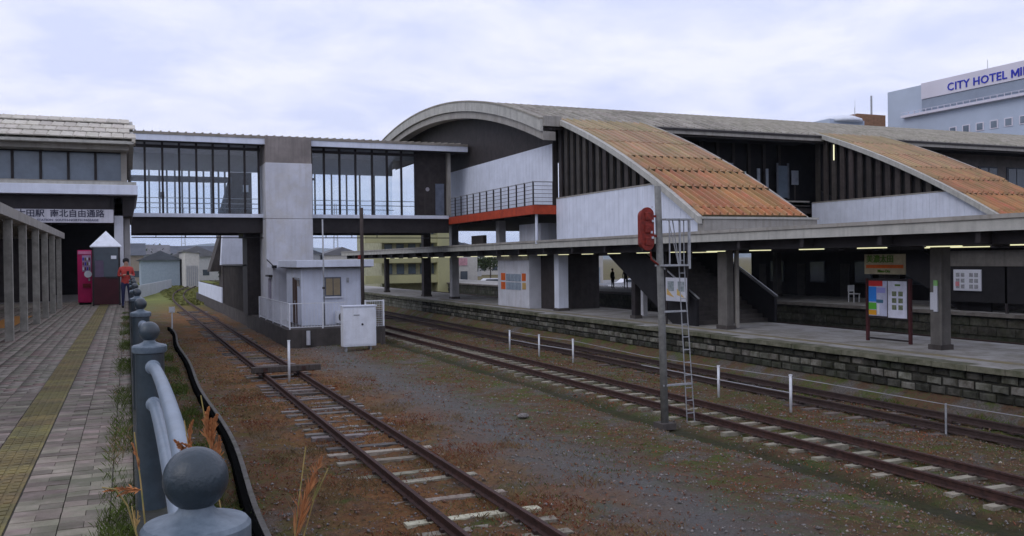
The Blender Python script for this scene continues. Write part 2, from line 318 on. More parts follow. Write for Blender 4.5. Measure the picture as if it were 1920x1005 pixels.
# ------------------------------------------------------------------ tracks
def railprof(x, flip=1):
    return [(-.065,0),(.065,0),(.065,.012),(.012,.03),(.012,.11),(.034,.12),(.034,.15),(-.034,.15),(-.034,.12),(-.012,.11),(-.012,.03),(-.065,.012)]
def sweep(mb, path, prof):
    vs = []; n = len(prof)
    for i_, p in enumerate(path):
        a = Vector(path[max(i_-1,0)]); b = Vector(path[min(i_+1,len(path)-1)]); d = (b-a).normalized(); s = Vector((d.y,-d.x,0)).normalized()
        for u, z in prof: vs.append(Vector(p)+s*u+Vector((0,0,z)))
    fs = [(i_*n+k,(i_+1)*n+k,(i_+1)*n+(k+1)%n,i_*n+(k+1)%n) for i_ in range(len(path)-1) for k in range(n)]
    fs += [tuple(range(n)), tuple(range((len(path)-1)*n,len(path)*n))[::-1]]
    return mb.add(vs, fs)
def track(cx, label, y0, y1, smat, sname, pitch, sl, sw, zt, rm, curve=None, ymax=60, hide=0.):
    t = thing('railway_track', (cx, y0, 0), label, 'railway track')
    cf = curve or (lambda y: 0)
    ysn = list(np.arange(y0, y1, 4.)) + [y1]
    for s in (-.5335-.034, .5335+.034):
        sweep(MB(), [(cx+s+cf(y), y, .01) for y in ysn], railprof(0)).build('rail', rm, t)
    me = MB().box(-sl/2, sl/2, -sw/2, sw/2, -.12, 0).mesh('sleeper', smat)
    y = max(y0, 2.5); k = 0; clips = []
    dullme = MB().box(-sl/2, sl/2, -sw/2, sw/2, -.12, 0).mesh('sleeper', sleeper_o) if cx < 5 else None
    while y < ymax and k < 300:
        if random.random() > hide:
            dm = dullme if (dullme and (y > 17.5 or random.random() < .05)) else me
            if y < 40: clips.append((y, max(zt,-.01), cx+cf(y)))
            piece('sleeper', dm, t, (cx+cf(y)+random.uniform(-.06,.06), y, zt+(random.uniform(-.045,.0) if cx != 12.62 else random.uniform(-.008,.006) if dm is me else random.uniform(-.06,-.015))), (random.uniform(-.02,.02), random.uniform(-.012,.012), random.uniform(-.02,.02)))
        y += pitch*random.uniform(.94,1.06); k += 1
    cb_ = MB()
    for yy, zz, xx in clips:
        for s in (-.5675,.5675):
            for q in (-.09,.09): cb_.box(xx+s+q-.025, xx+s+q+.025, yy-.045, yy+.045, zz-.01, zz+.035)
    k_ = cb_.build('rail_clips', rustd, t); k_['kind'] = 'stuff'
    return t
def lcurve(y):
    return 0 if y < 85 else (-.0 + .0011*(y-85)**2*(1.0 if y < 115 else 1.0))
T1 = track(4.6, 'rusty overgrown siding with broken pale sleepers nearest the promenade, stopped by a beam', 1, 160, sleeper_w, 's', .62, 2.1, .2, .0, rust, lcurve, 75, .12)
T2 = track(12.62, 'rusty track on short pale concrete sleepers in the middle of the yard', 2, 200, sleeper_c, 's', .70, 1.85, .17, .0, rust, None, 90, 0)
T3 = track(16.42, 'dark rusty track running right below the near platform wall', 2, 200, sleeper_d, 's', .75, 2.1, .22, -.02, rustd, None, 80, 0)
T4 = track(24.9, 'dark track in the gap just behind the near platform', 2, 200, sleeper_d, 's', .9, 2.1, .22, -.02, rustd, None, 80, 0)
T5 = track(32.2, 'dark track against the wall of the far platform', 2, 200, sleeper_d, 's', .9, 2.1, .22, -.02, rustd, None, 80, 0)
# the crossing beam on the siding
wood = mat('old_timber', (.10,.085,.075), c2=(.05,.04,.035), rough=.95, scale=5, bump=.6, stretch=(6,1,1))
t = thing('wheel_stop', (4.75, 30, 0), 'dark timber wheel stop lying across the rails beside the short white post', 'wheel stop')
B(3.62, 5.85, 29.85, 30.1, .17, .36).build('beam', wood, t, bevel=.02); B(3.7, 5.7, 30.12, 30.4, .13, .30).build('beam', wood, t, bevel=.02)
for x in (3.98, 5.2): B(x, x+.14, 29.82, 29.85, .2, .33).build('bolt_plate', rust, t)

# ------------------------------------------------------------------ scattered gravel and weeds
def blades(name, n, area, h, wd, m, lean=.5, dens=None, z0=None, label='', cat='weeds', seedf=None):
    x0,x1,y0,y1 = area; px = rng.uniform(x0,x1,n); py = y0+(y1-y0)*rng.uniform(0,1,n)**1.7
    if dens is not None: k = rng.uniform(0,1,n) < dens(px,py); px = px[k]; py = py[k]; n = len(px)
    hh = h*rng.uniform(.4,1.2,n); a = rng.uniform(0,2*np.pi,n); la = rng.uniform(0,2*np.pi,n); ll = hh*lean*rng.uniform(0,1.2,n)
    w_ = wd*rng.uniform(.6,1.4,n)*(1+py*.03); pz = gz(px,py)-.01 if z0 is None else np.full(n, z0)
    A = np.stack([px-np.cos(a)*w_, py-np.sin(a)*w_, pz],1); Bb = np.stack([px+np.cos(a)*w_, py+np.sin(a)*w_, pz],1)
    mid = np.stack([px+np.cos(la)*ll*.4, py+np.sin(la)*ll*.4, pz+hh*.6],1); tip = np.stack([px+np.cos(la)*ll, py+np.sin(la)*ll, pz+hh],1)
    V = np.stack([A,Bb,mid,tip],1).reshape(-1,3); k = np.arange(n)*4
    Fc = np.concatenate([np.stack([k,k+1,k+2],1), np.stack([k+1,k+3,k+2],1)])
    o = bpy.data.objects.new(name, npmesh(name, V, Fc, m)); col.objects.link(o); return tag(o, label, cat, None, 'stuff')
def vn(x, y, s, o_=0):  # cheap smooth patchiness 0..1
    return .5+.25*np.sin(x*s+1.3*o_+np.sin(y*s*.7+o_)*1.5)+.25*np.sin(y*s*.9-x*s*.5+2.1*o_)
clear = lambda x,y: 1-.85*np.exp(-((x-7.3-.6*np.sin(y*.25))/.9)**2)
tkc = lambda x,y: 1-.6*((np.abs(x-12.6)<.5))
red = mat('red_weed', (.30,.10,.055), c2=(.12,.05,.028), rough=1, scale=1.5, bump=0, spec=.05)
brn = mat('brown_weed', (.26,.19,.10), c2=(.14,.095,.05), rough=1, scale=2, bump=0, spec=.05)
grn = mat('green_weed', (.11,.15,.035), c2=(.06,.08,.022), rough=1, scale=2, bump=0, spec=.05)
ylw = mat('yellow_grass', (.24,.24,.08), c2=(.13,.14,.05), rough=1, scale=.3, bump=0, spec=.05)
AR = (.35, 18, 3.5, 48)
blades('red_weeds', 110000, AR, .05, .012, red, 1.2, lambda x,y: clear(x,y)*tkc(x,y)*np.clip(vn(x,y,.9,1)*2-.6,0.02,1), None, 'low reddish brown weeds spread over the yard between the tracks')
blades('dry_weeds', 90000, AR, .055, .009, brn, 1.2, lambda x,y: clear(x,y)*tkc(x,y)*np.clip(vn(x,y,.7,3)*2-.6,0.02,1), None, 'dry brown grass stalks among the ballast')
blades('green_weeds', 80000, AR, .06, .008, grn, 1.0, lambda x,y: clear(x,y)*tkc(x,y)*np.clip(vn(x,y,1.1,5)*2.4-1.25,0,1), None, 'patches of short green weeds between the tracks')
blades('siding_tufts', 60000, (2.4, 7.4, 5, 30), .10, .0045, brn, 1.1, lambda x,y: np.clip(vn(x,y,2.3,6)*2.6-1.25,0,1)*(.25+.75*(np.abs(x-4.6)>.75)), None, 'tan dry grass tufts along both sides of the siding')
blades('siding_red_tufts', 45000, (2.4, 7.2, 5, 30), .09, .005, red, 1.1, lambda x,y: np.clip(vn(x,y,1.9,8)*2.6-1.3,0,1)*(.3+.7*(np.abs(x-4.6)>.75)), None, 'rust red weed tufts along both sides of the siding')
blades('track_side_weeds', 14000, (17.3, 18.0, 8, 60), .16, .012, grn, .8, lambda x,y: np.clip(vn(x,y*2,1.3,2)*2-.7,0.05,1), None, 'dark green weeds along the foot of the platform wall')
blades('grass_bank', 26000, (4.2, 24, 88, 175), .26, .10, ylw, .7, lambda x,y: np.where((np.abs(x-4.6-.0011*np.clip(y-85,0,99)**2)<1.0),.12,1.), -.14, 'bright yellow green grass around the curving end of the siding', 'grass')
blades('bank_weeds', 60000, (.30, 1.62, 2.2, 45), .13, .005, grn, .9, lambda x,y: np.clip(vn(x,y,1.4,2)*2-.5,0.05,1), None, 'weeds on the strip below the promenade wall')
def stones(name, n, area, r, m, label, dens=None):
    x0,x1,y0,y1 = area; px = rng.uniform(x0,x1,n); py = y0+(y1-y0)*rng.uniform(0,1,n)**1.6
    if dens is not None: k = rng.uniform(0,1,n) < dens(px,py); px = px[k]; py = py[k]; n = len(px)
    base = np.array([(1,0,0),(0,1,0),(-1,0,0),(0,-1,0),(0,0,.8),(0,0,-.6)],float)
    ang = rng.uniform(0,6.28,n); s = r*rng.uniform(.5,1.5,n)*(1+rng.uniform(0,1,n)**6*2)
    V = base[None]*rng.uniform(.6,1.3,(n,6,1)); c,s_ = np.cos(ang)[:,None],np.sin(ang)[:,None]
    V = np.stack([V[...,0]*c-V[...,1]*s_, V[...,0]*s_+V[...,1]*c, V[...,2]],-1)*s[:,None,None]+np.stack([px,py,gz(px,py)+s*.25],1)[:,None]
    Fb = np.array([(0,1,4),(1,2,4),(2,3,4),(3,0,4),(1,0,5),(2,1,5),(3,2,5),(0,3,5)])
    o = bpy.data.objects.new(name, npmesh(name, V.reshape(-1,3), (np.arange(n)[:,None,None]*6+Fb[None]).reshape(-1,3), m)); col.objects.link(o); return tag(o, label, 'gravel', None, 'stuff')
st1 = mat('stone_grey', (.30,.28,.265), c2=(.08,.072,.068), rough=.95, scale=13, bump=0)
st2 = mat('stone_pale', (.50,.46,.40), c2=(.22,.19,.16), rough=.95, scale=13, bump=0)
st3 = mat('stone_rusty', (.28,.16,.11), c2=(.10,.055,.04), rough=.95, scale=13, bump=0)
stones('grey_gravel', 60000, AR, .010, st1, 'grey gravel spread over the yard')
stones('rusty_ballast', 40000, AR, .011, st3, 'rust stained ballast stones near the rails')
stones('pale_gravel', 3000, AR, .011, st2, 'pale pebbles scattered over the yard')
for (x, y, s_, lb) in ((8.6, 19.5, .13, 'lone dark rock lying on the grey path between the tracks'),):
    o = solo(MB().lathe([(.02,-.4),(.8,-.3),(1,.1),(.7,.6),(.1,.75)], n=7), 'rock', st1, lb, 'rock', (0,0,0)); o.scale = (s_*1.2,s_,s_*.7); o.location = (x,y,.02)

# ------------------------------------------------------------------ promenade on the left
PZ = 2.26
struct(MB().box(-14, .02, -4, 62, -.2, PZ-.012), 'promenade', jointm)
struct(MB().box(.02, .24, -4, 62, -.2, PZ+.06), 'retaining_wall', mat('kerb_dark',(.035,.034,.032),var=.4,scale=6,bump=.4,moss=.4,mossc=(.03,.04,.012)))
# far paving sheet beyond the single stones
struct(MB().box(-13.9, .0, 40, 60, PZ-.02, PZ), 'pavement', paverb)
bands = [(-.66+.27*k, ) for k in range(0, 3)]
bx = [(-.66,.268),(-.39,.268),(-.12,.13)] + [(-.985-.27*(k+1), .268) for k in range(0, 34)]
full = MB().box(.002,.266,.0015,.1285,-.03,0).mesh('paver', paverm); half = MB().box(.002,.1315,.0015,.1285,-.03,0).mesh('paver', paverm)
pav = thing('pavement_stones', (-1, 3, PZ), 'grey and pinkish promenade pavers', 'paving'); del pav['category']; pav['kind'] = 'structure'; pav.name = 'paved_walk'
lst = []
for (x0, wd) in bx:
    for r in range(0, 300):
        y = 1.5+.13*r
        if wd < .2: lst.append((x0, y, 1))
        elif r % 2: lst.append((x0, y, 0))
        else: lst.append((x0, y, 1)); lst.append((x0+.133, y, 1))
def vis(x, y): # in the picture or nearly
    return y > 4.6 and (x > -.06-.145*y)
lst = [p for p in lst if vis(p[0], p[1]) or p[1] > 4.6]
lst.sort(key=lambda p: (0 if vis(p[0],p[1]) else 50)+math.hypot(p[0], p[1]))
ORG[pav.name] = Vector((-1,3,PZ))
for k,(x,y,h) in enumerate(lst[:300]):
    piece('paver', half if h else full, pav, (x, y, PZ+random.uniform(-.003,.003)), (random.uniform(-.006,.006), random.uniform(-.006,.006), 0))
def paver_rest(pts, name, m):
    n = len(pts); A = np.array(pts); W = np.where(A[:,2]>0,.127,.26); z = PZ+rng.uniform(-.004,.003,n)
    x0 = A[:,0]+.002; x1 = x0+W+.003; y0 = A[:,1]+.002; y1 = y0+.127; zb = z-.02
    V = np.stack([np.stack([a,b,c],1) for a,b,c in ((x0,y0,z),(x1,y0,z),(x1,y1,z),(x0,y1,z),(x0,y0,zb),(x1,y0,zb),(x1,y1,zb),(x0,y1,zb))],1).reshape(-1,3)
    Fb = np.array([(0,1,2,3),(4,5,1,0),(5,6,2,1),(6,7,3,2),(7,4,0,3)])
    o = bpy.data.objects.new(name, npmesh(name, V, (np.arange(n)[:,None,None]*8+Fb[None]).reshape(-1,4), m)); col.objects.link(o); o['kind'] = 'stuff'; return o
grp = [lst[300:][i_::4] for i_ in range(4)]
for i_, g in enumerate(grp):
    m_ = mat('paver_tone_%d' % i_, [(.27,.23,.195),(.30,.265,.225),(.26,.19,.165),(.21,.20,.15)][i_], rough=.9, var=.35, scale=5, bump=.3, moss=.3, mossc=(.12,.13,.08))
    o = paver_rest(g, 'distant_pavers', m_); o.parent = pav; o.location = -ORG[pav.name]
# tactile strip
tb = MB().box(.002,.31,.002,.298,-.03,.004)
for a in range(4):
    for b in range(3): tb.box(.02+a*.073, .02+a*.073+.045, .015+b*.096, .015+b*.096+.075, .004, .011)
tbm = tb.mesh('tactile_block', tactm)
tac = thing('tactile_strip', (-.83, 3, PZ), 'worn yellow tactile strip running along the promenade', 'tactile paving')
for r in range(120): piece('tactile_block', tbm, tac, (-.98, 4.6+.3*r, PZ))
B(-.985, -.66, 4.5, 41, PZ-.012, PZ-.004).build('bedding', jointm, tac)

# fence with ball finials
fence = thing('ball_post_fence', (.11, 1.7, PZ), 'blue grey tube railing with ball topped posts along the promenade edge', 'fence')
BR = .0585
prof = [(.09,0),(.09,.80),(.085,.84),(.088,.90),(.10,.905),(.10,.945),(.095,.952),(.055,.962),(.032,.985),(.027,1.035),(.030,1.05)]
def post(y, r0):
    p = MB().lathe([(.081,-.0),(.081,.955),(.082,.962),(.082,.972)], (.11,y,PZ), 32).build('post', railp, fence, True)
    cp_ = MB().lathe([(.06,.970),(.092,.976),(.098,.985),(.098,1.012),(.092,1.020),(.060,1.028),(.040,1.036),(.032,1.045),(.03,1.055)], (.11,y,PZ), 32).build('cap', railp3, p, True)
    cp_.modifiers.new('b','EDGE_SPLIT').split_angle = math.radians(35)
    m_ = p.modifiers.new('b','EDGE_SPLIT'); m_.split_angle = math.radians(40)
    pr = [(BR*math.sin(math.pi*k/18)+.0003, -BR*math.cos(math.pi*k/18)) for k in range(19)]
    b = MB().lathe(pr, (.11,y,PZ+1.10), 40).build('ball', railp, p, True)
ysf = [1.76+3.95*k for k in range(10)]
for y in ysf: post(y, 0)
for a, b in zip(ysf[:-1], ysf[1:]):
    for z, bow in ((PZ+.915,.034), (PZ+.70,.022)):
        pts = []
        for k in range(13):
            u = k/12; y = a+.07+(b-a-.14)*u; s = math.sin(math.pi*u)**.6
            pts.append((.125+bow*.6*s, y, z+bow*s-.02))
        MB().tube(pts, .031, 14, False).build('tube', railp2, fence, True)
        for yy, q in ((a+.075,1),(b-.075,-1)): MB().tube([(.125,yy,z-.02),(.125,yy+.05*q,z-.015)], .043, 14).build('collar', railp2, fence, True)
# gutter below the wall
def gut(y): return 1.78+.12*math.sin(y*.13+.6)+.22*math.tanh((y-19)/8)-.10*math.exp(-((y-13)/4)**2)+.06*math.sin(y*.4)
gy = list(np.arange(2,56,.5)); g = MB()
sweep(g, [(gut(y), y, .02) for y in gy], [(.07,-.2),(.07,.06),(.15,.065),(.16,-.2)])
o = g.build('gutter_kerb', mat('gutter_concrete', (.15,.14,.13), rough=.95, var=.3, scale=5, bump=.4, moss=.4), None, False); tag(o, 'narrow concrete kerb winding beside the black drain channel', 'kerb')
g = MB(); sweep(g, [(gut(y), y, .02) for y in gy], [(-.07,-.2),(-.07,.03),(-.05,.07),(.04,.07),(.062,.05),(.068,-.2)])
rub = mat('black_cable_duct', (.006,.006,.006), rough=1, var=.3, scale=8, bump=.2, spec=0.)
o = g.build('drain_channel', rub, None); tag(o, 'black drain channel winding along the yard below the railing', 'drain')

# dry plumes and grass by the fence
plm = mat('orange_plume', (.56,.24,.09), c2=(.34,.15,.07), rough=.9, scale=20, bump=0)
stm = mat('straw_stem', (.45,.30,.12), c2=(.22,.22,.07), rough=.9, scale=20, bump=0)
PLW = 1.
def reed(base, tip, bend, lab, heads, n=70, hl=.12, m=plm, wdt=.003):
    t = thing('reed', base, lab, 'reed', 'dry reeds along the railing')
    a, b = Vector(base), Vector(tip); c = (a+b)/2+Vector(bend)
    pt = lambda u: a*(1-u)**2+c*2*u*(1-u)+b*u*u
    MB().tube([pt(k/8) for k in range(9)], [.004-.0025*k/8 for k in range(9)], 5).build('stem', stm, t)
    d = (pt(1)-pt(.9)).normalized(); mb = MB()
    for h in range(heads):
        sp_ = .12 if h == 0 else .55
        hd = (d+Vector((random.uniform(-1,1),random.uniform(-.3,.3),random.uniform(-.5,.5)))*sp_).normalized(); st = pt(1)-d*hl*(.9+.15*h) if heads > 1 else pt(1)-d*hl
        L_ = hl*random.uniform(.7,1.1); cv = Vector((random.uniform(-.2,.2),0,-.15))*L_
        q0 = lambda u: st+hd*L_*u+cv*u*u
        mb.tube([q0(0), q0(.5), q0(1)], [.002,.0015,.0006], 4)
        for k in range(n):
            u = random.random()**.8; p = q0(u); q = (hd*1.6+Vector((random.gauss(0,1),random.gauss(0,1),random.gauss(0,1)))*.42).normalized()*L_*.30*(1.15-u)
            s_ = q.cross(Vector((random.gauss(0,1),random.gauss(0,1),1))).normalized()*wdt*.7
            mb.add([p-s_*.5, p+q*.5+s_, p+q, p+q*.5-s_], [(0,1,2,3)])
    mb.build('plume', m, t); return t
reed((.55,2.5,-.05), (.155,2.25,3.445), (.05,-.02,.2), 'bushy orange plume rising right behind the nearest ball', 5, 110, .13, plm, .0035)
reed((.50,2.6,-.05), (.118,2.27,3.385), (.06,-.02,.15), 'orange plume drooping over the tube left of the bushy one', 3, 80, .09, plm, .003)
reed((.03,2.35,PZ), (-.062,2.25,3.25), (.08,-.02,.52), 'orange plume arching left over the paving beside the rails', 2, 90, .085, plm, .003)
reed((.05,2.3,PZ), (.008,2.25,3.37), (.03,0,.1), 'thin orange stalk upright against the dark post', 1, 40, .09, plm, .002)
reed((.03,2.2,PZ), (.0,2.25,3.20), (.03,0,.2), 'straw coloured seed head low beside the nearest tube', 2, 26, .05, stm, .002)
reed((.36,2.35,1.9), (.40,2.25,3.30), (-.09,0,-.1), 'long orange reed right of the nearest ball leaning right', 1, 120, .26, plm, .0022)
reed((.36,2.35,1.9), (.455,2.25,3.24), (-.10,0,.42), 'fine straw reed arching right beside the long orange one', 1, 20, .09, stm, .0012)
blades('kerb_grass', 14000, (-.20, .03, 4.8, 30), .055, .0016, grn, .9, lambda x,y: np.clip((vn(x,y,2.2,2)*2.6-1.0)*np.clip((x+.22)*7,0,1),0,1), PZ, 'green grass growing through the paving beside the railing', 'grass')
blades('kerb_dry_grass', 3000, (-.17, .03, 4.8, 26), .06, .0015, brn, .9, lambda x,y: np.clip(vn(x,y,1.7,4)*2.6-1.1,0,1), PZ, 'dry brown grass beside the railing foot', 'grass')

# shelter with posts on the left
sh = thing('walkway_shelter', (-3.5, 28, PZ), 'open walkway roof on grey steel posts along the left side of the promenade', 'shelter')
sm = mat('shelter_steel', (.30,.285,.25), rough=.7, var=.3, scale=5, bump=.1, streak=.5)
pm = MB().box(-.075,.075,-.075,.075,0,2.42).mesh('post', sm)
for (x,y) in ((-2.15,14.6),(-2.15,17.4),(-2.17,20.2),(-2.17,22.9),(-2.15,25.7),(-2.15,28.4),(-2.15,31.1),(-2.15,34)): 
    piece('post', pm, sh, (x,y,PZ))
B(-2.3,-2.05,8,35.5,4.68,4.88).build('edge_beam', fascia, sh); B(-2.36,-2.3,8,35.5,4.66,4.93).build('gutter', sm, sh); B(-6,-2.36,8,35.5,4.78,4.9).build('roof_sheet', brown, sh)
rb = MB().box(-3.6,0,-.04,.04,-.1,0).mesh('rafter', sm)
for k in range(11): piece('rafter', rb, sh, (-2.37, 9.5+2.6*k, 4.78))
solo(B(-6.6,-6.1,8,36.4,PZ,4.7), 'shelter_wall', brownc, 'dark wall behind the walkway shelter', 'wall', (-6.3,22,PZ))
for (x,y,s_) in ((-2.9,24.5,1),(-2.55,27.4,.8)):
    pass

# ------------------------------------------------------------------ left building
lb = thing('entrance_building', (-4, 40, PZ), 'entrance building with pale tiled roof, glazed upper floor and white sign over a dark passage', 'building')
Y0 = 37.
B(-14,.38,36.6,46,6.36,6.72).build('canopy_slab', white_pan, lb, bevel=.01); B(-14,.34,36.66,46,6.72,6.84).build('slab_coping', fascia_l, lb)
MB().prism([(-14,6.36),(.33,6.36),(.17,5.6),(-14,5.6)],'y',37.3,45.9).build('soffit_beam', brown, lb)
B(-14,.02,37.5,50,6.84,6.95).build('sill', fascia, lb)
pn = MB().box(0,.96,0,.03,0,1.08).mesh('pane', glass_b); mu = MB().box(-.045,.045,-.05,.05,0,1.1).mesh('mullion', brown)
for k in range(14):
    x = .02-.17-(k+1)*.93*1.0
    piece('pane', pn, lb, (x+.02, 37.72, 6.93)); piece('mullion', mu, lb, (x, 37.7, 6.92))
B(-.19,.02,37.6,37.9,6.9,8.1).build('corner_post', fascia, lb)
B(-14,.02,37.76,50,8.0,8.5).build('lintel', black, lb); B(-14,.01,38.2,38.3,6.9,8.05).build('inner_curtain', mat('curtain_dark',(.07,.08,.10),bump=0), lb)
B(-14,.1,36.9,50,8.06,8.33).build('eave_fascia', fascia, lb)
B(-.0,.03,38,51.5,6.95,8.2).build('side_wall', brownc, lb)
# roof tiles, four visible rows
rt = MB()
def tilemesh(wd, ln, h, m, nm='roof_tile'):
    b = MB(); pr = [(0,.0),(wd*.14,h),(wd*.3,h*.45),(wd*.8,h*.45),(wd*.97,h*.1),(wd*.97,-.03),(0,-.03)]
    b.prism(pr, 'y', 0, ln); return b.mesh(nm, m)
tw = tilemesh(.43, 1.2, .032, tile_w)
sl = math.atan2(1.33, 4.5)
for r in range(4):
    for k in range(32):
        x = -13.4+.43*k+(.215 if r%2 else 0)
        if x+.42 > .32: x -= .0
        if x+.3 > .32: continue
        yy = 36.55+r*(1.12+.1*(r%2)); piece('roof_tile', tw, lb, (x, yy, 8.43+(yy-36.55)*math.tan(sl)+.05), (sl-.03,0,0))
MB().prism([(36.5,8.33),(41.6,8.33+5.1*math.tan(sl)),(46.5,8.33),(46.5,8.25),(36.5,8.25)],'x',-14,.27).build('roof_deck', fascia_l, lb)
B(.2,.33,36.5,37.4,8.30,8.5).build('verge_tile', tile_w, lb)
# pillars
B(-.46,-.14,37.3,37.7,PZ,6.3).build('pillar', conc_l, lb, bevel=.015); B(-.13,.10,39.2,39.8,PZ,6.3).build('pillar', conc, lb, bevel=.015)
for y in (44, 48.5): B(-.3,.1,y,y+.5,PZ,6.3).build('pillar', conc_d, lb)
# dark passage inside
B(-14,-.5,50,50.3,-.1,6.4).build('back_wall', black, lb); B(-9.2,-9,37.5,50,PZ,6.3).build('side_wall', brownc, lb)
B(-6.5,-2.9,41.5,41.7,PZ,5.6).build('inner_wall', brownc, lb)
# the big sign
sg = thing('passage_sign', (-2.3, 37.1, 5.3), 'long white passage name sign hanging under the entrance building slab', 'sign')
B(-4.35,-.47,37.05,37.15,5.32,5.82).build('board', mat('sign_board_grey',(.56,.55,.60),rough=.5,var=.06,bump=0,streak=.3), sg, bevel=.01)
text('美濃太田駅  南北自由通路', 'lettering', .30, (-2.55, 37.045, 5.645), textd, sg, sx=1.02, bold=.005)
text('MINO-OTA STATION  SOUTH-NORTH PASSAGE', 'lettering', .115, (-2.35, 37.045, 5.415), mat('text_grey',(.12,.12,.18),bump=0), sg, sx=1.1, bold=.002)
B(-4.3,-.6,37.09,37.2,5.82,6.32).build('hanger', brown, sg)

# vending machine and phone booth
mg = mat('magenta_paint', (.50,.012,.11), c2=(.38,.01,.09), rough=.5, scale=2, bump=0); drd = mat('dark_red', (.16,.012,.02), rough=.5, bump=0)
vm = thing('vending_machine', (-1.5, 37.2, PZ), 'tall magenta vending machine with a pale disc left of the phone booth', 'vending machine')
B(-1.72,-1.24,36.9,37.6,PZ+.08,4.30).build('cabinet', mg, vm, bevel=.03); B(-1.56,-1.26,36.86,36.9,3.5,4.1).build('display', mat('pale_lilac',(.42,.30,.46),bump=0), vm)
MB().tube([(-1.37,36.85,3.40),(-1.37,36.88,3.40)], .13, 20).build('disc', white_pnt, vm); B(-1.55,-1.28,36.87,36.9,2.9,3.05).build('tray', drd, vm); B(-1.68,-1.28,36.95,37.5,PZ,PZ+.08).build('foot', black, vm)
for q in range(3):
    for k in range(4): B(-1.545+.07*k,-1.505+.07*k,36.84,36.86,3.55+.18*q,3.66+.18*q).build('can', [white_pnt,drd,bluet,tactm][(q+k)%4], vm)
B(-1.70,-1.26,36.88,36.9,4.14,4.26).build('top_panel', mat('pink_panel2',(.6,.2,.35),bump=0), vm); B(-1.36,-1.30,36.87,36.9,3.15,3.24).build('coin_slot', steel, vm)
pb = thing('phone_booth', (-.72, 36, PZ), 'dark phone booth with a white pyramid roof beside the pillar', 'phone booth')
x0,x1,y0,y1 = -1.19,-.26,35.6,36.5
pv = MB().add([(x0-.06,y0-.06,4.42),(x1+.06,y0-.06,4.42),(x1+.06,y1+.06,4.42),(x0-.06,y1+.06,4.42),((x0+x1)/2,(y0+y1)/2,4.98),(x0-.06,y0-.06,4.38),(x1+.06,y0-.06,4.38),(x1+.06,y1+.06,4.38),(x0-.06,y1+.06,4.38)],[(0,1,4),(1,2,4),(2,3,4),(3,0,4),(5,6,1,0),(6,7,2,1),(7,8,3,2),(8,5,0,3),(8,7,6,5)]).build('roof', white_pnt, pb)
for x in (x0,x1-.06):
    for y in (y0,y1-.06): B(x,x+.06,y,y+.06,PZ,4.38).build('corner_post', brown, pb)
B(x0+.06,x1-.06,y0,y0+.05,4.15,4.38).build('header', glass_d, pb); B(x0+.06,x1-.06,y0+.01,y0+.04,PZ+.05,3.3).build('lower_panel', mat('booth_maroon',(.06,.012,.018),rough=.4,bump=0), pb)
B(x0+.06,x1-.06,y0+.02,y0+.03,3.3,4.15).build('window', glass_d, pb); B(x0+.1,x0+.38,y0-.01,y0+.0,3.3,3.9).build('notice', mat('violet_grey',(.13,.10,.15),bump=0), pb); B(x0,x1,y1-.03,y1,PZ,4.38).build('back_panel', black, pb)
B(x1-.3,x1-.12,y0-.005,y0+.0,3.95,4.07).build('notice', white_pnt, pb); B(x0+.45,x1-.1,y0-.02,y0-.0,3.25,3.31).build('rail', brown, pb)

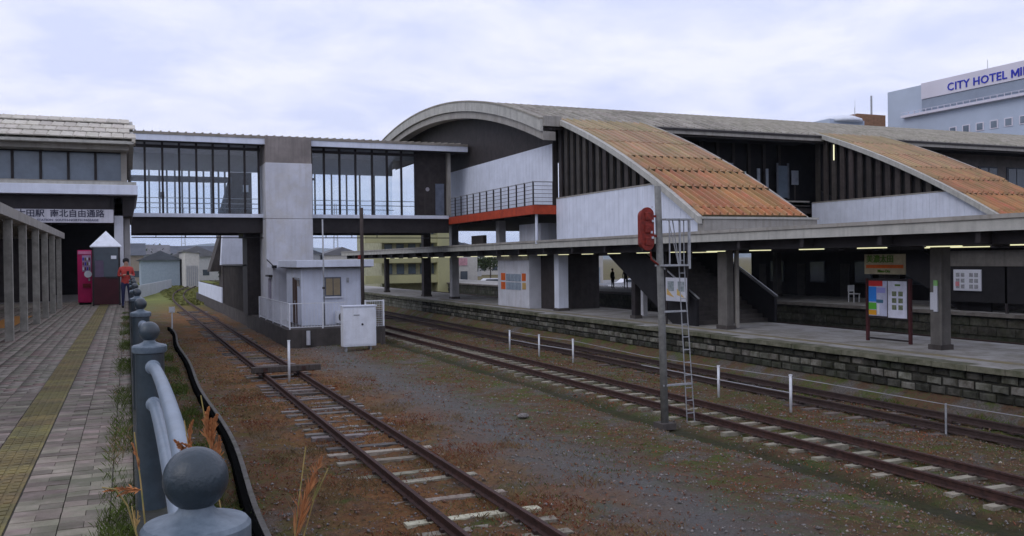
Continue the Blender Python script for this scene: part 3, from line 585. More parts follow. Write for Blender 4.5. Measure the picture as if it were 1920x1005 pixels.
# ------------------------------------------------------------------ people
skin = mat('skin', (.42,.24,.17), rough=.6, bump=0)
def person(loc, rotz, h, lab, top, bot, arms='down', grp=None, lean=0.):
    t = thing('person', loc, lab, 'person', grp); s = h/1.72
    J = dict(pel=(0,0,.92),wst=(0,0,1.08),chs=(0,.01,1.32),nck=(0,.0,1.47),hd=(0,-.02,1.60),top=(0,-.015,1.70))
    V = [J['pel'],J['wst'],J['chs'],J['nck'],J['hd'],J['top']]; Rr = [.135,.125,.15,.055,.088,.06]
    E_ = [(0,1),(1,2),(2,3),(3,4),(4,5)]
    def chain(st, pts, rs):
        p = st
        for q, r in zip(pts, rs): V.append(q); Rr.append(r); E_.append((p, len(V)-1)); p = len(V)-1
    for sx in (-1,1):
        chain(0, [(sx*.10,0,.86),(sx*.11,-.02,.50),(sx*.12,.0,.10),(sx*.13,-.09,.04),(sx*.13,-.16,.03)], [.10,.065,.045,.042,.03])
        if arms == 'phone': chain(2, [(sx*.19,0,1.38),(sx*.25,.02,1.12),(sx*.10,-.25,1.15),(sx*.05,-.31,1.17)], [.06,.048,.036,.035])
        else: chain(2, [(sx*.19,0,1.38),(sx*.24,.03,1.12),(sx*.25,-.03,.88),(sx*.25,-.05,.79)], [.06,.045,.036,.035])
    me = bpy.data.meshes.new('body'); me.from_pydata([Vector(v)*s for v in V], E_, []); o = bpy.data.objects.new('tmpb', me); col.objects.link(o)
    sk = o.modifiers.new('s','SKIN'); 
    for k, d in enumerate(me.skin_vertices[0].data): d.radius = (Rr[k]*s*(1.25 if k in (0,1,2) else 1), Rr[k]*s*(.8 if k in (0,1,2) else 1)); d.use_root = (k == 0)
    sb = o.modifiers.new('u','SUBSURF'); sb.levels = 1; sb.render_levels = 1
    bpy.context.view_layer.update(); m2 = bpy.data.meshes.new_from_object(o.evaluated_get(bpy.context.evaluated_depsgraph_get())); bpy.data.objects.remove(o)
    m2.materials.clear()
    for q in (skin, top, bot, black): m2.materials.append(q)
    for p in m2.polygons:
        c = p.center/s; p.use_smooth = True
        hand = (arms == 'phone' and c.y < -.24 and 1.0 < c.z < 1.3) or (arms != 'phone' and abs(c.x) > .2 and c.z < .86)
        p.material_index = 0 if (c.z > 1.45 or hand) else (1 if c.z > .88 or (abs(c.x) > .19 and c.z > .8) else (3 if c.z < .09 else 2))
    b = piece('body', m2, t, loc)
    hr = MB().lathe([(.01,-.09),(.085,-.06),(.103,.0),(.095,.06),(.05,.10),(.005,.11)], (0,.015*s,1.645*s), 12)
    hb = piece('hair', hr.mesh('hair', black, True), t, loc)
    if arms == 'phone': piece('phone', B(-.04,.04,-.40,-.385,1.13,1.26).mesh('phone', black), t, loc)
    t.rotation_euler = (lean, 0, rotz); return t
jred = mat('red_jacket', (.50,.07,.055), c2=(.36,.045,.04), rough=.8, scale=10, bump=.1); jean = mat('navy_jeans', (.03,.035,.09), rough=.8, bump=.1)
person((-.06, 33.3, PZ), math.radians(8), 1.68, 'person in a red jacket and dark jeans leaning by the railing with a phone', jred, jean, 'phone')
dk = mat('dark_coat', (.02,.02,.025), bump=0); dk2 = mat('grey_coat', (.05,.05,.06), bump=0)
person((38.0, 66.9, 1.16), .4, 1.7, 'leftmost dark figure waiting on the far platform behind the signal', dk, dk, grp='people on the far platform')
person((39.0, 66.4, 1.16), -.3, 1.75, 'second dark figure on the far platform in a grey coat', dk2, dk, grp='people on the far platform')
person((39.6, 65.9, 1.16), .2, 1.66, 'rightmost dark figure of the group on the far platform', dk, dk2, grp='people on the far platform')

# ------------------------------------------------------------------ footbridge
br = thing('footbridge', (9, 54, 5.4), 'glazed footbridge crossing above the tracks between the two station buildings', 'footbridge')
YB = 51.8
B(.2,18.1,YB-.12,57.2,6.27,6.47).build('floor_edge', white_pan, br); B(.2,18.1,YB+.15,YB+.5,5.42,6.27).build('girder', brown, br); B(.2,18.1,56.5,56.9,5.42,6.27).build('girder', brown, br); B(.2,18.1,YB+.5,56.5,6.0,6.27).build('deck', brownc, br)
for k in range(9): B(.8+2.05*k,.95+2.05*k,YB+.5,56.5,5.6,6.0).build('cross_beam', brown, br)
mulL = [.12,.91,1.79,2.64,3.52,4.38,5.23,6.06,6.82]; mulR = [9.75,10.48,11.38,12.32,13.31,14.21,15.09,15.95]
for ms in (mulL, mulR):
    for a in ms: B(a-.055,a+.055,YB-.04,YB+.1,6.47,10.3).build('mullion', brown, br)
    for a, b in zip(ms[:-1], ms[1:]): B(a+.055,b-.055,YB+.02,YB+.04,6.5,10.0).build('pane', glass, br)
B(.06,6.9,YB-.03,YB+.08,10.0,10.16).build('head_rail', brown, br); B(9.8,16,YB-.03,YB+.08,10.0,10.16).build('head_rail', brown, br)
# far side: solid above, slot windows
fw = mat('inner_panel', (.33,.34,.35), rough=.8, var=.1, bump=0); fwd = mat('inner_frame', (.12,.13,.155), rough=.7, bump=0)
B(.2,16,57,57.12,9.30,10.3).build('far_wall', fw, br); B(.2,5.9,57,57.1,8.62,8.97).build('transom', fwd, br); B(9.5,10.95,57,57.1,8.9,9.05).build('transom', fwd, br)
fm = [.2,1.0,1.22,1.79,2.2,2.65,3.05,3.45,3.86,4.27,4.7,5.13,5.5]
for a in fm: B(a-.05,a+.05,57,57.1,6.47,9.3).build('far_mullion', fwd, br)
for a in (9.9,10.35,10.95,12.01,12.97,13.83,14.78,15.67): B(a-.045,a+.045,57,57.1,6.47,9.3).build('far_mullion', brown, br)
B(.2,5.6,57.13,57.15,6.47,9.3).build('far_glazing', glass_f, br); B(9.6,16.0,57.13,57.15,6.47,9.3).build('far_glazing', glass_f, br)
MB().prism([(5.05,6.47),(5.85,9.3),(7.1,9.3),(7.1,6.47)],'y',57.2,57.4).build('inclined_wall', conc_d, br)
B(6.05,6.35,52.6,52.63,7.75,8.15).build('notice', white_pnt, br); B(1.72,2.05,56.9,56.93,7.6,8.0).build('notice', fwd, br)
for z in (7.05,7.33): MB().tube([(.2,YB+.3,z),(6.9,YB+.3,z)],.022,6).build('handrail', steel, br); MB().tube([(9.7,YB+.3,z-.02),(16,YB+.3,z-.02)],.022,6).build('handrail', steel, br); MB().tube([(.2,56.7,z),(16,56.7,z)],.022,6).build('handrail', steel, br)
B(.2,18.1,YB+.1,57,10.3,10.42).build('ceiling', mat('ceiling_grey',(.30,.30,.31),bump=0), br)
for k in range(6): B(1.2+2.6*k,2.4+2.6*k,54.2,54.32,10.24,10.3).build('ceiling_lamp', fw, br)
# right end wall of the bridge
B(16.0,17.95,YB,YB+.2,6.47,10.3).build('end_wall', brownc, br); B(17.2,17.75,YB-.03,YB,6.5,8.4).build('door', mat('bluish_door',(.13,.15,.20),rough=.3,bump=0), br); B(17.9,18.1,YB-.3,YB+.1,6.47,10.3).build('end_post', fascia, br)
MB().tube([(16.7,YB-.02,8.05),(16.7,YB-.04,8.05)],.12,16).build('round_sign', mat('round_sign_grey',(.35,.33,.36),bump=0), br)
# roof
def slopebox(x0,x1,zA,zB,y0,y1,h0,h1): pass
B(.3,7.05,50.9,51.0,10.28,10.66).build('fascia_board', white_pan, br); B(9.6,19.0,50.9,51.0,10.28,10.66).build('fascia_board', white_pan, br)
B(.3,19,51.0,58,10.42,10.6).build('soffit', brown, br); MB().prism([(50.86,10.66),(50.86,10.74),(54.4,11.05),(58.1,10.7),(58.1,10.6),(50.86,10.6)],'x',.28,19).build('roof_deck', tile_g, br)
rib = MB().box(-.035,.035,0,3.4,0,.06).mesh('roof_rib', tile_g); k = 0; x = .45
while x < 18.9: piece('roof_rib', rib, br, (x,50.84,10.73), (math.atan2(.31,3.54),0,0)); x += .42
B(.3,19,51.0,51.5,10.25,10.3).build('soffit_edge', brownc, br)
# service pipe under the bridge
MB().tube([(.2,51.6,5.17),(7,51.6,5.13)],.03,6).build('conduit', black, br); MB().tube([(9.6,51.6,5.13),(18,51.6,5.1)],.03,6).build('conduit', black, br)
for x in (1.4,2.9,4.5,6,10.5,12,13.5): B(x-.02,x+.02,51.58,51.62,5.15,5.45).build('hanger', black, br)
# tower
towm = mat('tower_concrete', (.58,.59,.64), rough=.85, var=.14, scale=.8, bump=.2, streak=.3, stc=(.36,.33,.29), moss=.22, mossc=(.42,.36,.22))
tw_ = thing('concrete_tower', (8.3, 52, .75), 'tall pale concrete tower with a brown top rising through the footbridge', 'tower')
B(7.02,9.57,50.6,53.2,.75,6.15).build('lower_shaft', towm, tw_, bevel=.02); B(7.02,9.57,50.61,53.2,6.17,9.25).build('upper_shaft', towm, tw_, bevel=.02); B(7.05,9.54,50.64,53.1,9.25,10.72).build('top_panel', mat('brown_concrete',(.26,.23,.215),rough=.9,var=.25,scale=.9,bump=.3,streak=.5), tw_)
B(7.04,9.55,50.62,53.1,6.13,6.19).build('joint', conc_d, tw_)
for k, (x, z, r) in enumerate(((9.05,8.0,.55),)): 
    pass
pr_ = thing('bridge_pier', (6.4, 54.5, .75), 'dark pier carrying the footbridge just behind the concrete tower', 'pier')
B(6.3,7.9,53.3,55.5,.75,5.5).build('shaft', brownc, pr_); B(6.1,8.3,53.25,55.6,5.2,5.6).build('cap', brown, pr_)
ws = thing('stair_tower', (7.2, 72, .75), 'leaning dark brown stair enclosure with a white box panel behind the footbridge', 'stair tower')
MB().prism([(5.7,3.1),(6.5,5.9),(7.5,10.2),(8.8,10.2),(8.8,3.1)],'y',71.2,74).build('inclined_shell', conc_d, ws)
MB().prism([(6.38,3.60),(6.55,6.05),(8.5,6.05),(8.5,3.60)],'y',70,71).build('white_panel', white_pan, ws); B(6.5,8.5,70.1,73,.75,3.6).build('base', conc_d, ws)
cs = thing('corrugated_store', (6.8, 60, .75), 'dark corrugated store standing on the low platform behind the tower', 'shed')
B(6.45,8.5,53.6,68,.75,3.55).build('wall', brownc, cs); 
crg = MB().box(-.05,0,0,.12,0,2.75).mesh('rib', conc_d)
for k in range(48): piece('rib', crg, cs, (6.45,53.7+.3*k,.78))
B(6.3,8.6,53.5,68.2,3.55,3.65).build('roof', brown, cs)

# low platform with cabin
lp = struct(B(6.45,10.9,40.4,98,-.1,.75), 'low_platform', conc_d)
wl = thing('low_white_wall', (6.5,82,.75), 'low white wall on the platform edge beyond the corrugated store', 'wall')
pm_ = MB().box(0,.1,0,1.96,0,1.15).mesh('panel', white_pan)
for k in range(12): piece('panel', pm_, wl, (6.42,70.2+2*k,.76))
cb = thing('track_cabin', (9, 44.5, .75), 'small white flat roofed cabin with a tan window standing before the tower', 'cabin')
B(7.45,10.45,42.5,46.7,.75,3.46).build('wall', mat('cabin_wall',(.66,.70,.80),rough=.7,var=.06,scale=3,bump=.15,streak=.35,stc=(.48,.47,.48)), cb, bevel=.015)
B(7.15,10.8,41.95,47.4,3.50,3.84).build('roof_slab', white_pan, cb, bevel=.02); B(7.25,10.7,42.05,47.3,3.46,3.50).build('roof_soffit', conc_d, cb)
tan = mat('tan_blind', (.30,.24,.15), rough=.3, var=.15, bump=0)
wf = B(8.54,9.32,42.42,42.5,2.1,3.02).build('window', fwd, cb); B(8.6,8.91,42.40,42.43,2.17,2.96).build('pane', tan, wf); B(8.95,9.26,42.40,42.43,2.17,2.96).build('pane', tan, wf); B(8.48,9.38,42.36,42.5,2.04,2.1).build('sill', white_pnt, wf)
dr = B(7.38,7.45,43.6,44.5,.8,3.0).build('door', mat('brown_door',(.09,.05,.035),bump=.05), cb); B(7.34,7.38,43.7,43.8,1.8,1.9).build('handle', steel, dr)
B(9.6,9.7,42.42,42.5,2.75,2.98).build('vent', steel, cb); B(7.36,7.44,42.9,43.1,2.6,3.0).build('meter_box', fascia, cb); MB().tube([(7.40,42.75,2.9),(7.2,42.75,3.0)],.05,8).build('bulkhead_lamp', steel, cb)
MB().tube([(10.3,42.44,.8),(10.3,42.44,3.45)],.035,8).build('downpipe', white_pnt, cb); 
ac = thing('air_conditioner', (9.3,42.2,.75), 'air conditioner unit standing against the cabin wall left of the white cabinet', 'air conditioner')
B(9.0,9.75,42.05,42.35,.85,1.42).build('casing', white_pnt, ac, bevel=.01); MB().tube([(9.3,42.04,1.13),(9.3,42.02,1.13)],.22,20).build('fan_grille', conc_d, ac); B(9.05,9.12,42.1,42.3,.75,.85).build('foot', steel, ac); B(9.62,9.69,42.1,42.3,.75,.85).build('foot', steel, ac)
an = thing('annex', (7.2,48.5,.75), 'narrow pale annex with a floodlight arm between cabin and tower', 'annex')
B(6.9,8.6,47.6,50.4,.75,3.5).build('wall', conc_l, an); B(6.84,6.9,48.2,48.9,.8,2.9).build('door', mat('grey_violet',(.30,.28,.34),bump=0), an); B(6.7,6.9,47.7,48.9,3.0,3.1).build('awning', brown, an)
MB().tube([(6.95,50.0,3.9),(6.95,47.6,3.55)],.03,6).build('lamp_arm', black, an); B(6.85,7.05,47.2,47.6,3.45,3.6).build('floodlight', black, an)
# cabin fence
cf = thing('white_guard_fence', (6.6,44,.75), 'white guard fence with thin bars round the cabin terrace', 'fence')
pst = MB().box(-.03,.03,-.03,.03,0,1.15).mesh('post', postw)
ysx = [40.55,43,45.5,48,50.5]
for y in ysx: piece('post', pst, cf, (6.58,y,.75))
for x in (8.05,): piece('post', pst, cf, (x,40.55,.75))
for z in (.82,1.88): B(6.56,6.60,40.55,50.5,z,z+.035).build('rail', postw, cf); B(6.58,9.1,40.53,40.57,z,z+.035).build('rail', postw, cf)
barm = MB().box(-.006,.006,-.006,.006,0,1.05).mesh('bar', postw)
for k in range(72): piece('bar', barm, cf, (6.58,40.68+.137*k,.84))
for k in range(18): piece('bar', barm, cf, (6.72+.137*k,40.55,.84))
cf2 = thing('white_mesh_gate', (10.4,40.5,.55), 'small white framed mesh gate standing right behind the white cabinet', 'gate')
for x in (10.0,10.85): B(x-.035,x+.035,40.46,40.54,.5,1.97).build('post', postw, cf2)
B(10.0,10.85,40.48,40.52,1.9,1.95).build('rail', postw, cf2)
for k in range(9): B(10.08+.085*k,10.09+.085*k,40.49,40.5,.6,1.9).build('bar', postw, cf2)
for k in range(12): B(10.0,10.85,40.5,40.51,.65+.1*k,.66+.1*k).build('wire', postw, cf2)
wb = thing('control_cabinet', (9.05,37.7,0), 'large white trackside control cabinet on legs in front of the cabin', 'cabinet')
B(8.30,9.72,37.5,38.0,.14,1.83).build('body', white_pnt, wb, bevel=.02); B(8.27,9.75,37.46,38.04,1.83,1.88).build('lid', white_pan, wb); MB().tube([(9.12,37.5,1.08),(9.12,37.46,1.08)],.045,10).build('knob', black, wb)
B(8.36,9.66,37.485,37.5,.22,1.78).build('door', white_pnt, wb); B(8.75,9.0,37.475,37.487,1.45,1.5).build('nameplate', steel, wb)
for x in (8.45,9.5): B(x-.04,x+.04,37.6,37.9,-.1,.14).build('leg', steel, wb)
o = solo(MB().tube([(7.35,40.3,.05),(7.35,40.3,.68)],.09,12), 'drain_pipe', conc_l, 'short pale pipe standing against the terrace wall below the fence corner', 'pipe', (7.35,40.3,0))
o = solo(MB().tube([(10.6,39.9,-.05),(10.6,39.9,.5)],.06,8), 'stub_post', conc_d, 'short dark stub post right of the control cabinet', 'post', (10.6,39.9,0))
# poles
p_ = thing('utility_pole', (10.06,41.2,0), 'dark brown wooden pole with a red lamp in front of the cabin corner', 'pole')
MB().tube([(10.06,41.2,-.1),(10.05,41.2,6.25)],.085,12).build('shaft', mat('creosote',(.055,.042,.038),var=.3,bump=.2), p_,True); B(9.85,9.97,41.1,41.2,3.85,4.05).build('red_lamp', redm, p_); B(9.98,10.12,41.08,41.12,.6,1.0).build('collar', steel, p_)
p_ = thing('thin_pole', (8.25,41.2,0), 'thin grey steel pole standing in front of the cabin window', 'pole')
MB().tube([(8.27,41.2,.4),(8.23,41.2,5.7)],.035,8).build('shaft', steel, p_,True); B(8.18,8.30,41.15,41.2,2.5,2.6).build('clamp', conc_d, p_); B(8.15,8.35,41.1,41.3,.3,.5).build('foot', conc_d, p_)

# ------------------------------------------------------------------ platforms
def platform(x0, x1, y0, y1, name):
    struct(B(x0+.12, x1-.12, y0, y1, -.1, 1.0), name+'_core', blockd)
    struct(B(x0+.02, x1, y0, y1, 1.04, 1.16), name, platm)
platform(18.0, 23.2, 3, 110, 'near_platform'); platform(34.0, 41.0, 3, 170, 'far_platform')
cpg = thing('near_platform_edge', (18,13,1), 'mossy coping slabs and stone blocks forming the near platform wall', 'platform wall')
cpm = MB().box(-.08,.42,.01,.99,0,.13).mesh('coping_slab', coping)
for k in range(95): piece('coping_slab', cpm, cpg, (18.0+random.uniform(-.015,.015), 9+k, 1.035+random.uniform(-.006,.01)), (0,0,random.uniform(-.006,.006)))
def block(m, l=.44, h=.21):
    b = MB(); d = .05
    return b.add([(0,.01,.01),(0,l-.01,.01),(0,l-.01,h-.01),(0,.01,h-.01),(-d,.05,.04),(-d,l-.05,.04),(-d,l-.05,h-.04),(-d,.05,h-.04)],[(3,2,1,0),(4,5,6,7),(0,1,5,4),(1,2,6,5),(2,3,7,6),(3,0,4,7)]).mesh('stone_block', m)
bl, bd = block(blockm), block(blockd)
n_ = 0; rest = []
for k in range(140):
    for r,(z,m_) in enumerate(((.80,bd),(.575,bl),(.35,bd))):  # top and bottom rows darker: staining, plus weaker light put into the colour
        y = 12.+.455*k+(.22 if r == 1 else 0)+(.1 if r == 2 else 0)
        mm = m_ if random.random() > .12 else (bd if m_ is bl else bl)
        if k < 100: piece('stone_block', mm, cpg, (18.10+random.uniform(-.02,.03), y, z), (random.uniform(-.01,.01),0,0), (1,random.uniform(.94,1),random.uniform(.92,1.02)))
        else: rest.append((18.12,y,z))
mb = MB()
for (x,y,z) in rest: mb.box(x-.04,x+.02,y+.01,y+.43,z+.01,z+.2)
o = mb.build('distant_blocks', blockm, cpg); o['kind'] = 'stuff'
struct(MB().prism([(17.35,-.12),(18.13,.36),(18.13,-.12)],'y',5,100), 'ballast_bank', gm)
c2 = thing('far_platform_edge', (34,20,1), 'dark stone block wall and pale coping of the far platform', 'platform wall')
cpm2 = MB().box(-.08,.5,.01,1.98,0,.13).mesh('coping_slab', mat('coping_pale',(.17,.155,.14),c2=(.09,.08,.07),scale=2,bump=.3))
for k in range(70): piece('coping_slab', cpm2, c2, (34.0,16+2*k,1.04))
bd2 = MB().box(-.05,0,.02,.88,.02,.38).mesh('stone_block', blockd)
for k in range(100):
    for r in range(2): piece('stone_block', bd2, c2, (34.12,16+.92*k+.4*r,.2+.4*r), None, (1,1,random.uniform(.9,1)))
ty = thing('platform_tactile_line', (19.1,20,1.16), 'faded yellow guide line set in the near platform floor', 'tactile paving')
tym = MB().box(0,.28,0,.58,0,.008).mesh('tactile_block', mat('faded_yellow',(.26,.21,.10),c2=(.20,.18,.13),scale=3,bump=.2,moss=.5,mossc=(.2,.19,.16)))
for k in range(80): piece('tactile_block', tym, ty, (18.95,9+.6*k,1.161))

# canopy over the near platform
def canopy(x0, x1, y0, y1, lab, lamps=True):
    c = thing('platform_canopy', ((x0+x1)/2, (y0+y1)/2, 4.6), lab, 'canopy')
    k = y0
    while k < y1: B(x0,x0+.06,k+.003,min(k+5.997,y1),4.28,4.62).build('fascia_board', fascia_l if lamps else fascia, c); k += 6
    B(x0-.05,x0,y0,y1,4.56,4.66).build('gutter', fascia, c); B(x0+.5,x0+.75,y0,y1,3.98,4.28).build('edge_beam', brown, c); B(x1-.75,x1-.5,y0,y1,3.98,4.28).build('edge_beam', brown, c)
    MB().prism([(x0+.06,4.5),((x0+x1)/2,4.7),(x1,4.5),(x1,4.36),((x0+x1)/2,4.5),(x0+.06,4.32)],'y',y0,y1).build('roof_sheet', mat('canopy_sheet',(.09,.085,.08),bump=.1), c)
    k = y0+1
    while k < y1: B(x0+.1,x1-.1,k,k+.14,4.02,4.3).build('cross_beam', brown, c); k += 3.
    return c
cn = canopy(18.3, 23.6, 5, 83, 'long flat canopy with pale edge boards over the near platform')
cn2 = canopy(33.8, 41.3, 8, 83, 'dark canopy over the far platform', False)
colp = mat('platform_column', (.14,.13,.12), rough=.85, var=.25, scale=2, bump=.2, streak=.4)
def column(x, y, wx, wy, h, lab, m, grp='columns under the near canopy'):
    c = thing('platform_column', (x,y,1.16), lab, 'column', grp); B(x-wx/2,x+wx/2,y-wy/2,y+wy/2,1.16,h).build('shaft', m, c, bevel=.02); B(x-wx/2-.04,x+wx/2+.04,y-wy/2-.04,y+wy/2+.04,1.16,1.3).build('base', conc_d, c); return c
c = column(20.35,17.85,.40,.34,4.2,'column with small notices, nearest on the platform at the right of the sign board',colp)
B(20.10,20.14,17.60,17.66,1.3,4.1).build('bracket', colp, c)
nt1 = mat('notice_white',(.55,.56,.62),rough=.5,var=.1,scale=30,bump=0); ngr = mat('notice_green',(.25,.50,.18),bump=0)
ns = thing('column_notice', (20.13,17.85,2.7), 'narrow white notice with a green head fixed to the nearest column', 'notice')
B(20.11,20.15,17.86,17.98,2.25,2.72).build('board', nt1, ns); B(20.10,20.14,17.74,17.86,2.20,2.90).build('board', nt1, ns); B(20.10,20.14,17.74,17.86,2.90,3.05).build('header', ngr, ns)
c = column(19.75,26.6,.30,.55,4.2,'paired steel column beside the stairs under the canopy',colp); B(20.0,20.12,26.3,26.42,1.2,4.2).build('post', fascia, c)
column(20.0,33.2,.3,.3,4.2,'slim dark column between the map board and the pale column',brown)
column(19.9,40.2,.55,.5,4.2,'broad white column standing beside the dark opening of the booth',white_pan)
column(20.2,57.0,.5,.5,6.2,'grey concrete column carrying the end of the footbridge',conc)
column(19.7,61.6,.55,.55,6.2,'dark thick column left of the grey one at the footbridge end',brownc)
column(19.7,72.3,.35,.4,4.2,'distant thin brown column at the far end of the near platform',brownc)
for y in (20,29,38,47,56): column(39.,y,.4,.4,4.2,'dark column of the far platform in the row before the station wall',colp,'columns under the far canopy')
# fluorescent lamps
lm = []
def lampfix(x, y, l, lab):
    t = thing('fluorescent_lamp', (x,y,3.95), lab, 'lamp', 'tube lamps under the near canopy'); B(x-.05,x+.05,y-l/2,y+l/2,3.98,4.03).build('housing', fascia, t); MB().tube([(x,y-l/2+.03,3.955),(x,y+l/2-.03,3.955)],0.014,8).build('tube', lamp, t); B(x-.01,x+.01,y-.01,y+.01,4.03,4.32).build('hanger', brown, t); return t
l0 = lampfix(19.2,14.3,1.15,'one of the lit tube lamps in the front row under the near canopy')
ORD = 'nearest second third fourth fifth sixth seventh eighth ninth tenth eleventh twelfth thirteenth fourteenth fifteenth sixteenth seventeenth eighteenth nineteenth twentieth twenty-first twenty-second twenty-third twenty-fourth'.split()
l0['label'] = 'nearest lit tube lamp of the front row under the near canopy'
for k in range(1,24): copy_thing(l0,(0,2.42*k,0), ORD[k]+' lit tube lamp from the right in the front row under the near canopy')
l1 = lampfix(22.3,19.0,2.3,'one of the lit tube lamps in the back row under the near canopy'); l1['group'] = 'back row of tube lamps'
l1['label'] = 'nearest longer lit tube lamp of the back row under the near canopy'
for k in range(1,5): copy_thing(l1,(0,12.2*k,0), ORD[k]+' longer lit tube lamp from the right in the back row under the near canopy')

# station name sign and poster board
o_ = mat('orange_print',(.62,.12,.02),bump=0); cream = mat('cream_print',(.42,.36,.24),bump=0); gt = mat('green_print',(.10,.20,.03),bump=0)
ss = thing('station_name_sign', (20.7,20.1,3.2), 'hanging station name sign with an orange stripe above the poster board', 'sign')
B(20.68,20.74,19.38,20.92,3.18,3.78).build('board', cream, ss, bevel=.008); B(20.672,20.68,19.42,20.85,3.36,3.46).build('stripe', o_, ss); 
text('美濃太田', 'lettering', .24, (20.67,20.3,3.62), gt, ss, '-x', sx=1.1, bold=.004); text('Mino-Ota', 'lettering', .12, (20.668,20.15,3.27), gt, ss, '-x', bold=.002)
B(20.70,20.72,19.6,19.64,3.78,4.0).build('hanger', brown, ss); B(20.70,20.72,20.6,20.64,3.78,4.0).build('hanger', brown, ss)
pbd = thing('poster_board', (20.7,20.05,1.16), 'brown framed poster board on two legs with a colourful and a white poster', 'notice board')
for y in (19.22,20.84): B(20.68,20.76,y-.04,y+.04,1.16,3.05).build('leg', mat('maroon_frame',(.07,.02,.022),bump=.05), pbd)
B(20.70,20.76,19.26,20.80,1.86,3.05).build('panel', brown, pbd); B(20.7,20.74,19.26,20.8,1.22,1.27).build('foot_rail', brown, pbd)
pA = B(20.69,20.70,20.06,20.76,1.93,2.98).build('poster', mat('poster_lilac',(.50,.52,.68),rough=.4,bump=0), pbd); pB = B(20.69,20.70,19.32,20.02,1.90,2.98).build('poster', mat('poster_white',(.62,.63,.74),rough=.4,bump=0), pbd)
for (a,b,c,d,cl,nm) in ((20.22,20.76,2.82,2.98,(.55,.03,.03),'red'),(20.46,20.76,2.35,2.80,(.03,.22,.70),'blue'),(20.12,20.44,2.62,2.78,(.30,.30,.62),'violet'),(20.2,20.46,2.32,2.42,(.06,.16,.24),'teal'),(20.46,20.76,2.12,2.32,(.10,.42,.04),'green'),(20.46,20.76,1.95,2.10,(.68,.32,.02),'orange'),(20.34,20.42,1.97,2.3,(.7,.7,.75),'white')):
    B(20.682,20.69,a,b,c,d).build('colour_field', mat('print_'+nm,cl,rough=.4,var=.05,bump=0), pA)
for r in range(3):
    for k in range(2): B(20.682,20.69,19.46+.24*k,19.62+.24*k,2.14+.2*r,2.28+.2*r).build('photo', mat('print_photo',(.22,.25,.14),c2=(.08,.10,.07),scale=18,bump=0), pB)
B(20.682,20.69,19.55,19.75,2.84,2.89).build('caption', gt, pB)
# map board
mp_ = thing('map_board', (19.25,29,2.0), 'white map board with two sheets behind the signal ladder', 'notice board')
B(19.25,19.30,28.3,29.73,2.08,2.98).build('board', nt1, mp_); B(19.27,19.31,29.70,29.78,1.16,4.1).build('post', brown, mp_); B(19.27,19.31,28.25,28.33,1.16,4.1).build('post', brown, mp_)
for (a,b) in ((29.06,29.68),(28.36,28.98)):
    q = B(19.24,19.25,a,b,2.12,2.94).build('sheet', nt1, mp_)
    B(19.234,19.24,a+.08,b-.1,2.46,2.84).build('print', mat('print_map',(.32,.35,.36),c2=(.16,.2,.22),scale=9,bump=0), q)
    MB().prism([(a+.05,2.22),(b-.05,2.32),(b-.05,2.56),(a+.25,2.34)],'x',19.228,19.234).build('print', mat('print_warm',(.55,.30,.12),c2=(.5,.42,.14),scale=6,bump=0), q)
# far poster
fp = thing('wall_poster_board', (34.6,28.9,2.1), 'white board with two posters at the right before the dark screen of the far platform', 'notice board')
B(34.6,34.66,28.2,29.63,2.1,3.05).build('board', nt1, fp)
for (a,b) in ((28.95,29.58),(28.25,28.88)):
    q = B(34.585,34.6,a,b,2.14,3.0).build('poster', nt1, fp)
    for w_ in range(3):
        for k in range(2): B(34.575,34.585,a+.08+.26*k,a+.27+.26*k,2.2+.26*w_,2.38+.26*w_).build('photo', mat('print_faint',(.3,.33,.33),c2=(.18,.16,.2),scale=12,bump=0), q)
B(34.57,34.585,29.3,29.5,2.3,2.5).build('photo', mat('print_pink',(.5,.18,.2),bump=0), fp)
B(34.7,34.8,24.2,30.2,1.6,3.2).build('screen_wall', black, fp); B(34.66,34.8,24.2,30.2,3.2,3.9).build('header', colp, fp)
for y in (24.2,27,30.1): B(34.7,34.8,y,y+.1,1.16,3.95).build('post', brown, fp)
# booth on the near platform
bt = thing('platform_booth', (19.9,45,1.16), 'grey white booth with orange posters on the near platform under the balcony', 'booth')
B(19.35,20.9,42.9,47.2,1.16,4.1).build('wall', conc_l, bt, bevel=.02); B(19.30,19.35,42.9,47.2,3.7,4.1).build('header', fascia, bt); 
B(20.0,22.6,41.2,42.8,1.16,4.1).build('recess_wall', brownc, bt)
for (a,b,c_,d,nm) in ((46.1,46.7,2.6,3.0,'o'),(46.1,46.7,2.1,2.5,'o'),(43.3,43.8,2.6,3.0,'o'),(43.3,43.75,2.15,2.5,'y')): B(19.33,19.35,a,b,c_,d).build('poster', o_ if nm == 'o' else mat('print_tan',(.5,.33,.12),bump=0), bt)
for k in range(4):
    for r in range(2): B(19.33,19.35,43.95+.52*k,44.42+.52*k,2.1+.46*r,2.5+.46*r).build('notice', mat('notice_blue',(.30,.36,.42),c2=(.2,.24,.3),scale=5,bump=0), bt)
# litter bin like pale post on the platform
pp = thing('telephone_stand', (20.7,34.3,1.16), 'pale platform telephone stand with a round hood left of the map board', 'stand')
B(20.95,21.2,34.2,34.45,1.16,2.6).build('pillar', conc_l, pp, bevel=.03); B(20.8,21.4,34.1,34.6,2.6,3.3).build('hood', brownc, pp); pr = [(.28*math.sin(math.pi*k/8)+.001,-.2*math.cos(math.pi*k/8)) for k in range(9)]; MB().lathe(pr,(21.05,34.3,3.45),14).build('mirror', fw, pp, True)

